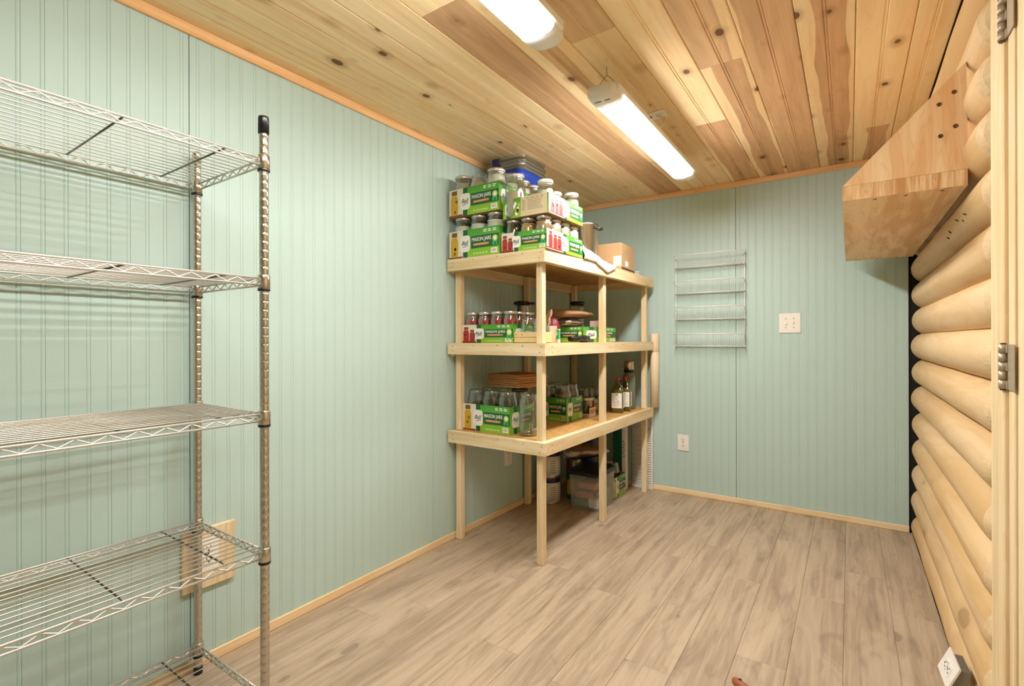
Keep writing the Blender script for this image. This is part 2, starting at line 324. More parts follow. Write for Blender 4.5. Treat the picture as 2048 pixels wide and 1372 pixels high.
# log wall
wr = struct(MB().box(2.30, 2.42, Y0, D+.1, -.05, CEIL+.06).build('wall_right', 'gap_dark'))
ZB = [-.036, .117, .271, .419, .568, .72, .873, 1.025, 1.18, 1.327, 1.48, 1.632, 1.785, 1.938, 2.092, 2.246]
for k in range(15):
    z0, z1 = ZB[k], ZB[k+1]; zc = (z0+z1)/2; hp = (z1-z0)/2; R = .085+random.uniform(-.002, .002)
    crest = 2.199+random.uniform(-.003, .003); ex = .012 if k > 10 else 0
    def ring(y, sc, sh=0):
        pts = []
        for i in range(13):
            u = -1+2*i/12; dz = u*hp*sc*.999; sag = R-math.sqrt(R*R-(u*hp)**2)
            pts.append((crest-ex+sag*1.0+(1-sc)*.10+sh, y, max(zc+dz, .001)))
        return pts+[(2.298, y, max(zc+hp*sc, .001)), (2.298, y, max(zc-hp*sc, .001))]
    for (ya, yb, near) in ((1.815, 3.735, True), (Y0, .62, False)):
        B = MB(); rs = []
        n_ = 10
        if near: rs = [ring(ya, .70), ring(ya+.016, .86), ring(ya+.04, .975), ring(ya+.08, 1)]
        rs += [ring(ya+.12+(yb-ya-.12)*i/n_ if near else ya+(yb-ya)*i/n_, 1, .0015*math.sin(i*1.7+k)) for i in range(n_+1)]
        nn = len(rs[0])
        for i in range(len(rs)-1):
            o_ = [*rs[i], *rs[i+1]]
            B.add(o_, [(j, nn+j, nn+(j+1) % nn, (j+1) % nn) for j in range(nn)], 1 if near and i < 2 else 0, not (near and i < 2))
        B.add(rs[0], [tuple(range(nn))], 1 if near else 0); B.add(rs[-1], [tuple(range(nn-1, -1, -1))], 0)
        lo = B.build('log', ['log', 'log_cut'], wr)
        if near and k == 10:      # drying cracks in the log below the wall shelf
            for y_, ln, u_ in ((2.06, .05, -.30), (2.12, .034, -.42), (2.19, .045, -.22), (2.36, .03, -.36), (2.43, .036, -.48)):
                z_ = zc+u_*hp; xs = crest+R-math.sqrt(R*R-(u_*hp)**2)-.0028
                MB().hexa([(xs, y_, z_-.002), (xs, y_+ln, z_+.010), (xs+.004, y_+ln, z_+.010), (xs+.004, y_, z_-.002), (xs-.001, y_+.004, z_+.004), (xs-.001, y_+ln, z_+.014), (xs+.004, y_+ln, z_+.014), (xs+.004, y_+.004, z_+.004)]).build('crack', 'slot', lo)

# door and its frame in the log wall
tr = struct(MB().bbox(2.188, 2.21, 1.565, 1.682, 0.001, 2.245, .003).build('trim_3', 'jamb'))
struct(MB().box(2.205, 2.298, 1.55, 1.68, .001, 2.245).build('trim_4', 'jamb'))
struct(MB().bbox(2.196, 2.21, 1.512, 1.558, .001, 2.245, .002).build('trim_5', 'jamb'))
struct(MB().bbox(2.196, 2.21, .63, 1.512, 2.12, 2.245, .002).build('trim_6', 'jamb'))
struct(MB().bbox(2.196, 2.298, .625, .70, .001, 2.12, .002).build('trim_7', 'jamb'))
dr = struct(put('door_1', None))
for i in range(6):
    MB().bbox(2.2, 2.24, 1.508-(i+1)*.134, 1.508-i*.134-.001, .012, 2.115, .003).build('door_board', 'jamb', dr)
hb = MB().tube([(2.192, .735, 1.0), (2.165, .735, 1.0)], .012, 10).tube([(2.168, .735, 1.0), (2.16, .735, 1.0)], [.012, .026], 14).tube([(2.16, .735, 1.0), (2.148, .735, 1.0), (2.142, .735, 1.0)], [.028, .026, .012], 14)
hb.build('door_knob', 'hinge', dr)
for zc in (1.879, 1.085, .28):
    h_ = thing('door_hinge', {1.879: 'upper steel butt hinge on the pine door frame', 1.085: 'middle steel butt hinge on the pine door frame', .28: 'lowest steel butt hinge on the pine door frame'}[zc], 'hinge', (2.1945, 1.565, zc-.051))
    L = MB(); L.box(-.002, .0, -.066, -.016, 0, .102); 
    for q_ in (0, 2, 4): L.box(-.004, 0, -.018, -.002, q_*.0204+.001, q_*.0204+.0194)
    L.build('leaf', 'hinge', h_)
    for q_ in range(5): MB().tube([(-.007, .001, q_*.0204+.0006), (-.007, .001, q_*.0204+.0198)], .0078, 12).build('knuckle', 'hinge', h_)
    MB().tube([(-.007, .001, -.003), (-.007, .001, .105)], .0055, 10).build('pin', 'screw', h_)

# ------------------------------------------------------------------ lamps
def lamp(y0, y1, label):
    t = thing('strip_light', label, 'light', (1.09, y0, 2.098), group='strip lights under the ceiling')
    L = y1-y0; cap = .085
    def prof(s=1.0):  # lens cross-section, lower half rounded
        return [(-.06*s, .025), (-.059*s, .016), (-.048*s, .005), (-.02*s, -.001), (.02*s, -.001), (.048*s, .005), (.059*s, .016), (.06*s, .025)]
    p = prof(); B = MB(); B.loft([[(x, y, z) for x, z in p] for y in (cap, L-cap)]); B.build('lens', 'led', t)
    hsg = MB().bbox(-.068, .068, .03, L-.03, .0252, .058, .006); hsg.build('housing', 'lamp_white', t)
    for ya, s in ((cap, -1), (L-cap, 1)):
        rings = []
        for f_, sc, zz in ((0, 1.03, 0), (.4, 1.01, 0), (.8, .95, .003), (1.0, .80, .009)):
            rings.append([(x*sc, ya+s*cap*f_, max(z*1.0+zz-.0015, -.002) if z < .024 else .056-zz*.5) for x, z in prof()])
        MB().loft(rings if s > 0 else [r[::-1] for r in rings]).build('end_cap', 'lamp_white', t)
    for yh in (.07, L-.07):
        B = MB().tube([(0, yh, .152), (0, yh, .118)], .0012, 6)
        B.tube([(0, yh, .12), (-.03, yh, .09), (-.05, yh+.005, .056)], .0011, 6).tube([(0, yh, .12), (.028, yh, .09), (.05, yh-.005, .056)], .0011, 6)
        B.build('hanger', 'dark_metal', t)
    for xa, xb in ((-.034, -.006), (.008, .03)): MB().box(xa, xb, .028, .034, -.0030, -.0010).build('marking', 'p_line', t)
    if y0 > 1:
        MB().tube([(.05, .55, .05), (.075, .57, .08), (.07, .60, .125), (.03, .60, .142)], .004, 8).build('cord', 'cord_white', t)
    return t
lamp(.17, 1.415, 'lit white strip light nearest the camera, cut by the top of the photo')
lamp(1.80, 3.055, 'lit white strip light hanging on wire hooks nearer the back wall')
cp = thing('ceiling_outlet', 'white outlet plate on the boarded ceiling beside the strip light', 'outlet', (1.105, 2.405, 2.2495))
MB().bbox(-.06, .06, -.04, .04, -.006, 0, .002).build('plate', 'outlet_white', cp)
for dx in (-.025, .028): MB().lathe([(.0, -.0085), (.015, -.0085), (.017, -.006)], 14, (dx, 0, 0)).build('receptacle', 'outlet_white' if dx > 0 else 'slot', cp)

# ------------------------------------------------------------------ outlets and switches
def duplex(t, R, up=(0, 0, 1), w=.079, h=.117, th=.006, names=True):
    """R: map (u,v,d) -> local xyz"""
    def pbox(u0, u1, v0, v1, d0, d1):
        return MB().hexa([R(u0,v0,d0), R(u1,v0,d0), R(u1,v1,d0), R(u0,v1,d0), R(u0,v0,d1), R(u1,v0,d1), R(u1,v1,d1), R(u0,v1,d1)])
    pbox(-w/2, w/2, -h/2, h/2, 0, th).build('plate', 'outlet_white', t)
    for v in (-.02, .02):
        o = pbox(-.016, .016, v-.014, v+.014, th, th+.003).build('receptacle', 'outlet_white', t)
        S_ = MB()
        for u0_, u1_, v0_, v1_ in ((-.008, -.0055, v-.001, v+.008), (.0055, .008, v-.001, v+.007), (-.003, .003, v-.010, v-.005)):
            p = pbox(u0_, u1_, v0_, v1_, th+.003, th+.0035); S_.add(p.v, p.f)
        S_.build('slots', 'slot', o)
    pbox(-.0025, .0025, -.0025, .0025, th, th+.0015).build('screw', 'screw', t)
RB = lambda u, v, d: (u, -d, v)
RL = lambda u, v, d: (d, -u, v)
duplex(thing('wall_outlet', 'white duplex outlet low on the aqua back wall', 'outlet', (.878, D, .381)), RB)
duplex(thing('wall_outlet', 'white outlet low on the left wall behind the wooden shelf legs', 'outlet', (0, 2.73, .365)), RL, w=.08, h=.12)
t = thing('wall_outlet', 'white duplex outlet on a square wooden backing board behind the wire rack', 'outlet', (0, .849, .38))
MB().bbox(.0005, .016, -.088, .088, -.106, .106, .003).build('backing_board', 'lumber_Z', t)
duplex(t, lambda u, v, d: (.016+d, -u-.008, v+.015), w=.068, h=.116)
t = thing('light_switch', 'white double toggle switch plate on the aqua back wall', 'switch', (1.5715, D, 1.253))
MB().bbox(-.063, .063, -.006, 0, -.065, .065, .002).build('plate', 'outlet_white', t)
for u, s in ((-.023, -1), (.023, 1)):
    MB().hexa([(u-.005, -.006, -.012), (u+.005, -.006, -.012), (u+.005, -.006, .012), (u-.005, -.006, .012), (u-.004, -.014, s*.007-.004), (u+.004, -.014, s*.007-.004), (u+.004, -.014, s*.007+.004), (u-.004, -.014, s*.007+.004)]).build('toggle', 'outlet_white', t)
    for v in (-.03, .03): MB().lathe([(.003, 0), (.003, .0015)], 8).build('screw', 'screw', t, (u, -.006, v), (PI/2, 0, 0))
t = thing('wall_outlet', 'white outlet plate tilted on a grey box at the foot of the log wall', 'outlet', (2.172, 2.148, .137))
A = Vector((0, 0, 0)); Bv = Vector((.006, -.134, 0)); Lv = Vector((-.032, -.012, -.067)); N = Bv.cross(Lv).normalized()
if N.x > 0: N = -N
ou = Bv.normalized(); ov = -Lv.normalized(); ctr = (Bv+Lv)/2
Rt = lambda u, v, d: tuple(ctr+ou*v+ov*u+N*d)
duplex(t, Rt, w=.0755, h=.134, th=.005)
q_ = [Rt(a, b_, -.0005) for a, b_ in ((-.028, -.05), (.028, -.05), (.028, .05), (-.028, .05))]
q2 = [(.0765 if p[2] > -.04 else .045, p[1], p[2]-.0) for p in q_]
q2 = [(max(p[0]+.028, .02), p[1], p[2]) for p in q_]
MB().hexa(q2+q_).build('junction_box', 'steel_box', t)

# ------------------------------------------------------------------ wire shelving rack (left)
rk = thing('wire_shelving_rack', 'tall chrome wire shelving rack with five shelves against the left wall', 'shelving rack', (0, 0, 0))
XR, XF, YA, YB = .0377, .4615, .80, -.38
SH = [.0975, .5245, .9306, 1.333, 1.6876]
for x in (XR, XF):
    for y in (YA, YB):
        pr = [(.0127, .02)]; z = .045
        while z < 1.765:
            pr += [(.0127, z-.008), (.0127, z-.0011), (.0123, z-.0007), (.0123, z+.0007), (.0127, z+.0011), (.0127, z+.008)]; z += .0254
        pr += [(.0127, 1.776)]
        o = MB().lathe(pr, 18, (x, y, 0)).build('post', 'chrome', rk)
        if x == XF: MB().lathe([(.0152, 1.762), (.0152, 1.806), (.014, 1.812), (.0, 1.813)], 18, (x, y, 0)).build('cap', 'black_plastic', o)
        else: MB().lathe([(.0142, 1.765), (.0142, 1.79), (.013, 1.797), (.0, 1.798)], 18, (x, y, 0)).build('cap', 'chrome', o)
        MB().lathe([(.014, .001), (.014, .018), (.0127, .026)], 16, (x, y, 0)).build('foot', 'black_plastic', o)
for zs in SH:
    F = MB(); rw = .0033
    for z in (zs, zs-.0200):
        for x, s in ((XR, -1), (XF, 1)): F.tube([(x+s*.0, YB+.016, z), (x+s*.0, YA-.016, z)], rw, 8)
        for y in (YA, YB): F.tube([(XR+.016, y, z), (XF-.016, y, z)], rw, 8)
    sh = F.build('shelf_frame', 'wire_metal', rk)
    Z = MB()
    for x in (XR, XF):
        y = YB+.03; pts = []; up = True
        while y < YA-.015: pts.append((x, y, zs-.003 if up else zs-.018)); y += .0298; up = not up
        Z.tube(pts, .0022, 6)
    for y in (YA, YB):
        x = XR+.03; pts = []; up = True
        while x < XF-.015: pts.append((x, y, zs-.003 if up else zs-.018)); x += .0265; up = not up
        Z.tube(pts, .0022, 6)
    Z.build('zigzag_truss', 'wire_metal', sh)
    G = MB(); n_ = 14
    for i in range(1, n_):
        x = XR+(XF-XR)*i/n_; G.tube([(x, YB, zs+.003), (x, YA, zs+.003)], .0019, 6)
    tag(G.build('deck_wires', 'wire_metal', sh), kind='stuff')
    for y in (.691, .456, .221, -.014, -.25): MB().tube([(XR, y, zs-.002), (XF, y, zs-.002)], .0026, 6).build('cross_wire', 'dark_metal', sh)
    for x in (XR, XF):
        for y in (YA, YB):
            o = MB().lathe([(.0150, zs-.032), (.0172, zs-.030), (.0166, zs+.008), (.0150, zs+.010)], 18, (x, y, 0)).build('corner_collar', 'chrome', sh)
            MB().lathe([(.0168, zs-.0385), (.0172, zs-.037), (.0172, zs-.0315), (.0165, zs-.0305)], 18, (x, y, 0)).build('clip', 'black_plastic', sh)

# ------------------------------------------------------------------ wooden shelf unit
su = thing('wooden_shelf_unit', 'pale lumber shelf unit with three particle board shelves in the back corner', 'shelf', (0, 0, 0))
xr = lambda y: .577+(y-2.155)*.0175      # inner face row of the right posts
ZT = [(.567, .632), (1.066, 1.130), (1.537, 1.602)]
ZTOP = 1.60
def post(x0, x1, y0, y1, z1, mm='lumber_Z'): return MB().bbox(x0, x1, y0, y1, .0005, z1, .002).build('post', mm, su)
for y in (2.157, 2.887, 3.622): post(xr(y), xr(y)+.036, y, y+.038, 1.585)
for x0, y in ((.0165, 2.18), (.0165, 2.906), (.0165, 3.62)): post(x0, x0+.036, y, y+.038, 1.585)
nails = []
for z0, z1 in ZT:
    MB().hexa([(.012, 2.117, z0), (xr(2.117)+.0745, 2.117, z0), (xr(2.155)+.0745, 2.155, z0), (.012, 2.155, z0), (.012, 2.117, z1), (xr(2.117)+.0745, 2.117, z1), (xr(2.155)+.0745, 2.155, z1), (.012, 2.155, z1)]).build('front_rail', 'lumber_X', su)
    MB().hexa([(xr(2.156)+.037, 2.156, z0), (xr(2.156)+.0745, 2.156, z0), (xr(3.66)+.0745, 3.66, z0), (xr(3.66)+.037, 3.66, z0), (xr(2.156)+.037, 2.156, z1), (xr(2.156)+.0745, 2.156, z1), (xr(3.66)+.0745, 3.66, z1), (xr(3.66)+.037, 3.66, z1)]).build('side_rail', 'lumber_Y', su)
    MB().hexa([(.0135, 3.66, z0), (xr(3.66)+.0745, 3.66, z0), (xr(3.66)+.0745, 3.681, z0), (.0135, 3.681, z0), (.0135, 3.66, z1), (xr(3.66)+.0745, 3.66, z1), (xr(3.66)+.0745, 3.681, z1), (.0135, 3.681, z1)]).build('back_rail', 'lumber_X', su)
    MB().box(.0005, .0160, 2.157, 3.659, z0-.012, z1-.013).build('wall_rail', 'lumber_Y', su)
    MB().hexa([(.0165, 2.156, z1-.012), (xr(2.156)+.0368, 2.156, z1-.012), (xr(3.659)+.0368, 3.659, z1-.012), (.0165, 3.659, z1-.012), (.0165, 2.156, z1), (xr(2.156)+.0368, 2.156, z1), (xr(3.659)+.0368, 3.659, z1), (.0165, 3.659, z1)]).build('shelf_board', 'osb', su)
    S_ = MB(); xe = xr(2.117)+.0745
    for x, dz in ((.05, .02), (.05, .045), (.2, .05), (.36, .052), (.52, .05), (xe-.03, .018), (xe-.02, .046)):
        S_.lathe([(.0028, 0), (.0028, .0012)], 8, (0, 0, 0)); 
        for i in range(16): v = S_.v[-16+i]; S_.v[-16+i] = (x+v[0], 2.1175-v[2], z0+dz+v[1])
    for y, dz in ((2.19, .018), (2.19, .046), (2.9, .03), (3.6, .04)):
        S_.lathe([(.0028, 0), (.0028, .0012)], 8, (0, 0, 0))
        for i in range(16): v = S_.v[-16+i]; S_.v[-16+i] = (xr(y)+.074+v[2], y+v[1], z0+dz+v[0])
    S_.build('screws', 'screw', su)

# ------------------------------------------------------------------ corner shelf on the log wall (upper right)
sb = thing('wall_shelf', 'pine wall shelf with triangular end gussets on the log wall', 'shelf', (0, 0, 0))
MB().box(1.8795, 2.196, 2.02, 3.60, 1.615, 1.664, 0).build('shelf_board', ['ply'], sb)
MB().box(1.8797, 2.1958, 2.0185, 2.0199, 1.6152, 1.6638).build('board_end', 'end_grain', sb)
for y in (2.019, 3.58):
    B = MB(); tri = [(1.884, 1.6645), (2.196, 1.6645), (2.188, 1.985), (2.17, 1.985)]
    tri = [(1.8795, 1.6645), (2.197, 1.6645), (2.193, 1.99)]
    B.add([(x, yy, z) for yy in (y, y+.02) for x, z in tri], [(0, 1, 2), (5, 4, 3), (0, 3, 4, 1), (1, 4, 5, 2), (2, 5, 3, 0)])
    g_ = B.build('gusset', 'pine_face', sb)
    if y < 3:
        for x, z in ((2.165, 1.905), (2.13, 1.876), (2.168, 1.80), (2.133, 1.777)):
            MB().lathe([(.0065, 0), (.0065, .0012), (.003, .0014), (.0029, .0004)], 12).build('screw', 'screw', g_, (x, y-.0001, z), (PI/2, 0, 0))
for x, y in ((1.97, 2.05), (2.05, 2.05), (2.14, 2.05), (1.95, 3.57), (2.03, 3.57), (2.12, 3.57)): MB().lathe([(.0055, -.0012), (.0055, 0)], 10).build('screw', 'screw', sb, (x, y, 1.6149))

# ------------------------------------------------------------------ white wire wall rack
wr_ = thing('wire_wall_rack', 'white wire wall rack with four narrow tiers on the back wall', 'rack', (0, 0, 0))
X0, X1, YW = .83, 1.301, D-.012
for x in (X0, X1): MB().tube([(x, YW, 1.095), (x, YW, 1.772)], .0042, 8).build('upright', 'white_coat', wr_)
for zb in (1.672, 1.482, 1.292, 1.098):
    T = MB(); yf = YW-.062; zt = zb+.088
    T.tube([(X0, YW, zb), (X1, YW, zb)], .0038, 8); T.tube([(X0+.006, yf+.006, zb), (X1-.006, yf+.006, zb)], .0026, 8); T.tube([(X0, yf, zt), (X1, yf, zt)], .0038, 8)
    for x in (X0, X1): T.tube([(x, yf, zt), (x, YW-.02, zt-.012), (x, YW, zt-.03)], .0026, 8); T.tube([(x, yf+.006, zb), (x, YW, zb)], .0026, 8)
    o = T.build('tier_frame', 'white_coat', wr_)
    V = MB()
    for i in range(1, 40):
        x = X0+(X1-X0)*i/40; V.tube([(x, YW, zb), (x, yf+.006, zb-.001), (x, yf, zt)], .0014, 5)
    tag(V.build('tier_wires', 'white_coat', o), kind='stuff')
    for x in (X0, X1): MB().lathe([(.006, 0), (.006, .006), (.003, .009)], 10).build('clip', 'white_coat', o, (x, YW-.003, zb), (PI/2, 0, 0))

# ------------------------------------------------------------------ printed cartons
TXT = {}
def text_mesh(s):
    if s in TXT: return TXT[s]
    cu = bpy.data.curves.new('txt', 'FONT'); cu.body = s; cu.size = 1.0; cu.resolution_u = 3; cu.offset = .018
    o = bpy.data.objects.new('txt', cu); COL.objects.link(o); dg = bpy.context.evaluated_depsgraph_get(); dg.update()
    me = o.evaluated_get(dg).to_mesh(); vs = [tuple(v.co) for v in me.vertices]; fs = [tuple(p.vertices) for p in me.polygons]
    o.evaluated_get(dg).to_mesh_clear(); bpy.data.objects.remove(o, do_unlink=True); bpy.data.curves.remove(cu)
    xs = [v[0] for v in vs]; ys = [v[1] for v in vs]; x0, x1, y0, y1 = min(xs), max(xs), min(ys), max(ys)
    TXT[s] = ([((v[0]-x0)/(x1-x0), (v[1]-y0)/(y1-y0)) for v in vs], fs); return TXT[s]
PM = ['print_green', 'p_dark', 'p_white', 'p_orange', 'p_ribbon', 'p_yellow', 'p_amber', 'p_red', 'p_rust', 'p_beige', 'p_ink', 'p_cream', 'p_line', 'p_lime']
PI_ = {n_: i for i, n_ in enumerate(PM)}
class Art:
    def __init__(s, w, h, fn): s.w, s.h, s.fn, s.B = w, h, fn, MB()
    def poly(s, pts, mat, layer): s.B.add([s.fn(u*s.w, v*s.h, .0003+.00025*layer) for u, v in pts], [tuple(range(len(pts)))], PI_[mat])
    def rect(s, u0, v0, u1, v1, mat, layer=1): s.poly([(u0, v0), (u1, v0), (u1, v1), (u0, v1)], mat, layer)
    def ell(s, u, v, ru, rv, mat, layer, n=16, p=1.0):
        sg = lambda x: (1 if x >= 0 else -1)*abs(x)**p
        s.poly([(u+ru*sg(math.cos(2*PI*i/n)), v+rv*sg(math.sin(2*PI*i/n))) for i in range(n)], mat, layer)
    def text(s, t, u0, v0, u1, v1, mat, layer, shear=0):
        vs, fs = text_mesh(t); s.B.add([s.fn((u0+(u1-u0)*x+shear*y)*s.w, (v0+(v1-v0)*y)*s.h, .0003+.00025*layer) for x, y in vs], fs, PI_[mat])
    def line(s, u0, v0, u1, v1, t, mat, layer):
        a = s.w/s.h; d = Vector((u1-u0, (v1-v0)/a)).normalized(); n_ = Vector((-d.y, d.x*a))*t
        s.poly([(u0-n_.x, v0-n_.y), (u1-n_.x, v1-n_.y), (u1+n_.x, v1+n_.y), (u0+n_.x, v0+n_.y)], mat, layer)
    def badge(s, u, v, ru, rv):
        s.ell(u, v, ru, rv, 'p_white', 3, 24, .5); s.text('Ball', u-ru*.72, v-rv*.16, u+ru*.46, v+rv*.34, 'p_ink', 4, ru*.22)
        s.line(u-ru*.5, v-rv*.42, u+ru*.6, v-rv*.20, .005, 'p_ink', 4)
    def picjar(s, u, v0, v1, ru, body, lid):
        h = v1-v0
        s.poly([(u-ru*.9, v0), (u+ru*.9, v0), (u+ru, v0+h*.08), (u+ru, v0+h*.66), (u+ru*.65, v0+h*.8), (u-ru*.65, v0+h*.8), (u-ru, v0+h*.66), (u-ru, v0+h*.08)], body, 3)
        s.rect(u-ru*.75, v0+h*.82, u+ru*.75, v1, lid, 3)
        for i in range(5): s.ell(u+random.uniform(-.6, .6)*ru, v0+h*random.uniform(.1, .65), ru*.3, h*.07, lid if i % 2 else body, 4, 8)
    def rosette(s, u, v, r):
        a = s.w/s.h
        s.poly([(u-r*.8, v), (u+r*.0, v), (u-r*.3, v-r*a*2.3), (u-r*1.2, v-r*a*2.1)], 'p_ribbon', 4); s.poly([(u, v), (u+r*.8, v), (u+r*1.0, v-r*a*2.3), (u+r*.3, v-r*a*2.4)], 'p_ribbon', 4)
        s.ell(u, v, r*1.1, r*1.1*a, 'p_lime', 5, 16); s.ell(u, v, r*.7, r*.7*a, 'p_white', 6, 14)
    def smalltext(s, u0, v0, u1, v1, mat, rows=2, seg=3, layer=3):
        for r in range(rows):
            vv = v0+(v1-v0)*(r+.15)/rows; hh = (v1-v0)/rows*.55
            for k in range(seg): uu = u0+(u1-u0)*k/seg; s.rect(uu, vv, uu+(u1-u0)/seg*random.uniform(.6, .82), vv+hh, mat, layer)
    def barcode(s, u0, v0, u1, v1):
        s.rect(u0, v0, u1, v1, 'p_white', 3)
        for k in range(7): uu = u0+(u1-u0)*(.15+.1*k); s.rect(uu, v0+(v1-v0)*.25, uu+(u1-u0)*.05, v0+(v1-v0)*.8, 'p_line', 4)
    def panel(s, u0, v0, u1, v1):
        W = u1-u0; H_ = v1-v0; s.rect(u0, v0, u1, v1, 'p_dark', 2)
        s.text('MASON JARS', u0+W*.04, v0+H_*.46, u0+W*.73, v0+H_*.86, 'p_white', 3)
        s.poly([(u0+W*.10, v0+H_*.2), (u0+W*.64, v0+H_*.2), (u0+W*.67, v0+H_*.29), (u0+W*.64, v0+H_*.38), (u0+W*.10, v0+H_*.38), (u0+W*.08, v0+H_*.29)], 'p_orange', 3)
        s.smalltext(u0+W*.16, v0+H_*.25, u0+W*.58, v0+H_*.33, 'p_cream', 1, 5, 4)
        s.rosette(u0+W*.87, v0+H_*.62, W*.085)
    def long(s, kind):
        s.rect(0, 0, 1, 1, 'print_green', 0); s.rect(0, 0, .30, 1, 'p_cream', 1); s.rect(0, 0, .28, .06, 'p_rust', 2)
        if kind == 'yellow': s.picjar(.11, .05, .95, .075, 'p_yellow', 'p_amber')
        else: s.picjar(.075, .05, .88, .06, 'p_red', 'p_rust'); s.picjar(.20, .05, .72, .055, 'p_red', 'p_rust'); s.rect(0, .03, .27, .10, 'p_rust', 2)
        s.rect(.29, 0, .38, 1, 'p_dark', 2); s.badge(.335, .5, .105, .30)
        s.panel(.45, .30, 1.0, .74); s.smalltext(.70, .83, .97, .95, 'p_white'); s.smalltext(.5, .09, .8, .14, 'p_white', 1, 5); s.barcode(.85, .06, .97, .24)
    def short(s, kind='green'):
        s.rect(0, 0, 1, 1, 'print_green', 0); s.rect(.16, 0, .30, 1, 'p_dark', 2); s.badge(.23, .5, .15, .28)
        s.rect(.42, .32, 1, .72, 'p_dark', 2); s.text('MASON JARS', .45, .52, .88, .68, 'p_white', 3); s.rect(.48, .38, .82, .47, 'p_orange', 3); s.smalltext(.6, .83, .95, .95, 'p_white'); s.barcode(.8, .05, .97, .22)
    def side_red(s):
        s.rect(0, 0, 1, 1, 'print_green', 0); s.rect(0, 0, .50, 1, 'p_cream', 1)
        for u in (.10, .22, .33): s.picjar(u, .08, .92 if u < .2 else .8, .05, 'p_red', 'p_rust')
        s.rect(0, .04, .42, .10, 'p_red', 2); s.rect(.43, 0, .51, 1, 'p_dark', 2); s.badge(.47, .48, .10, .38)
        s.panel(.60, .18, 1.0, .76); s.smalltext(.74, .84, .97, .95, 'p_white')
    def back(s):
        s.rect(0, 0, 1, 1, 'print_green', 0); s.rect(.40, 0, .97, 1, 'p_beige', 1); s.rect(.08, 0, .18, 1, 'p_dark', 2); s.badge(.13, .48, .085, .30)
        for u, v, mt in ((.28, .70, 'p_white'), (.34, .45, 'p_cream'), (.31, .2, 'p_white'), (.36, .62, 'p_lime'), (.33, .33, 'p_red')): s.ell(u, v, .03, .11, mt, 3, 10)
        for r in range(6): s.rect(.55, .3+r*.095, .55+random.uniform(.24, .36), .33+r*.095, 'p_line', 3); s.rect(.43, .3+r*.095, .50, .33+r*.095, 'p_line', 3)
        s.smalltext(.52, .86, .93, .93, 'p_line', 1, 4)
def carton(label, loc, size, rot=0, front='yellow', side='short', group='printed jar cartons on the wooden shelf', cat='box'):
    w_, d_, h_ = size; t = thing('jar_carton', label, cat, loc, rot, group); B = MB(); k = .003
    B.box(0, w_, 0, d_, 0.0003, k); B.box(0, w_, 0, k, k, h_); B.box(0, w_, d_-k, d_, k, h_); B.box(0, k, k, d_-k, k, h_); B.box(w_-k, w_, k, d_-k, k, h_)
    B.build('tray', 'card_inner', t)
    a = Art(w_, h_, lambda u, v, d: (u, -d, v+.0003))
    {'yellow': lambda: a.long('yellow'), 'red': lambda: a.long('red'), 'back': a.back, 'short': a.short}[front]()
    a.B.build('printed_front', PM, t)
    a = Art(d_, h_, lambda u, v, d: (w_+d, u, v+.0003))
    {'short': a.short, 'red': a.side_red, 'long': lambda: a.long('yellow')}[side](); a.B.build('printed_side', PM, t)
    return t
# jars
JAR = {}
def jar_mesh(kind):
    if kind in JAR: return JAR[kind]
    H_, r, rn = dict(half=(.225, .0545, .045), quart=(.165, .0435, .036), pint=(.125, .039, .034))[kind]
    pr = [(r*.80, .0), (r*.95, .006), (r, .02), (r, H_*.70), (r*.97, H_*.76), (rn*1.04, H_*.86), (rn, H_*.885), (rn, H_*.915), (rn*1.03, H_*.92), (rn*.98, H_*.945), (rn*1.02, H_*.96), (rn*.97, H_*.99), (rn*.90, H_)]
    B = MB(); n = 20; vs = []; fs = []
    for rad, z in pr:
        for k in range(n): a = 2*PI*k/n; vs.append((rad*math.cos(a), rad*math.sin(a), z))
    for i in range(len(pr)-1):
        for k in range(n): j = (k+1) % n; fs.append((i*n+k, i*n+j, (i+1)*n+j, (i+1)*n+k))
    fs.append(tuple(range(n-1, -1, -1))); B.add(vs, fs, 0, True)
    g = B.mesh('jar_glass', 'jar_glass')
    lid = MB().lathe([(rn*1.06, 0), (rn*1.09, .002), (rn*1.09, .013), (rn*1.04, .0155), (rn*.94, .0148), (0.0, .0148)], 22).mesh('lid', 'lid_metal')
    def fill(frac):
        q_ = .003; out = []
        for rad, z in pr:
            if z > H_*frac: break
            out.append((max(rad-q_, .004), max(z, q_)))
        zt = H_*frac; out.append((out[-1][0] if zt < H_*.72 else min(out[-1][0], r*.93), zt)); out.append((out[-1][0]*.5, zt+.004)); out.append((0.0, zt+.003))
        return MB().lathe(out, 18)
    JAR[kind] = (H_, r, g, lid, fill); return JAR[kind]
FILL = {}
def jar(label, loc, kind='quart', content=None, frac=.75, lid='lid_metal', group=None):
    H_, r, g, lm, fill = jar_mesh(kind); t = thing('glass_jar', label, 'jar', loc, random.uniform(0, 6), group)
    put('glass', g, t)
    if content:
        k = (kind, content, frac)
        if k not in FILL: FILL[k] = fill(frac).mesh('contents', content)
        put('contents', FILL[k], t)
    if lid:
        o = put('lid', lm, t, (0, 0, H_-.010))
        if lid != 'lid_metal': o.data = lm.copy(); o.data.materials[0] = MATS[lid]
    return t
ORD = ['first', 'second', 'third', 'fourth', 'fifth']
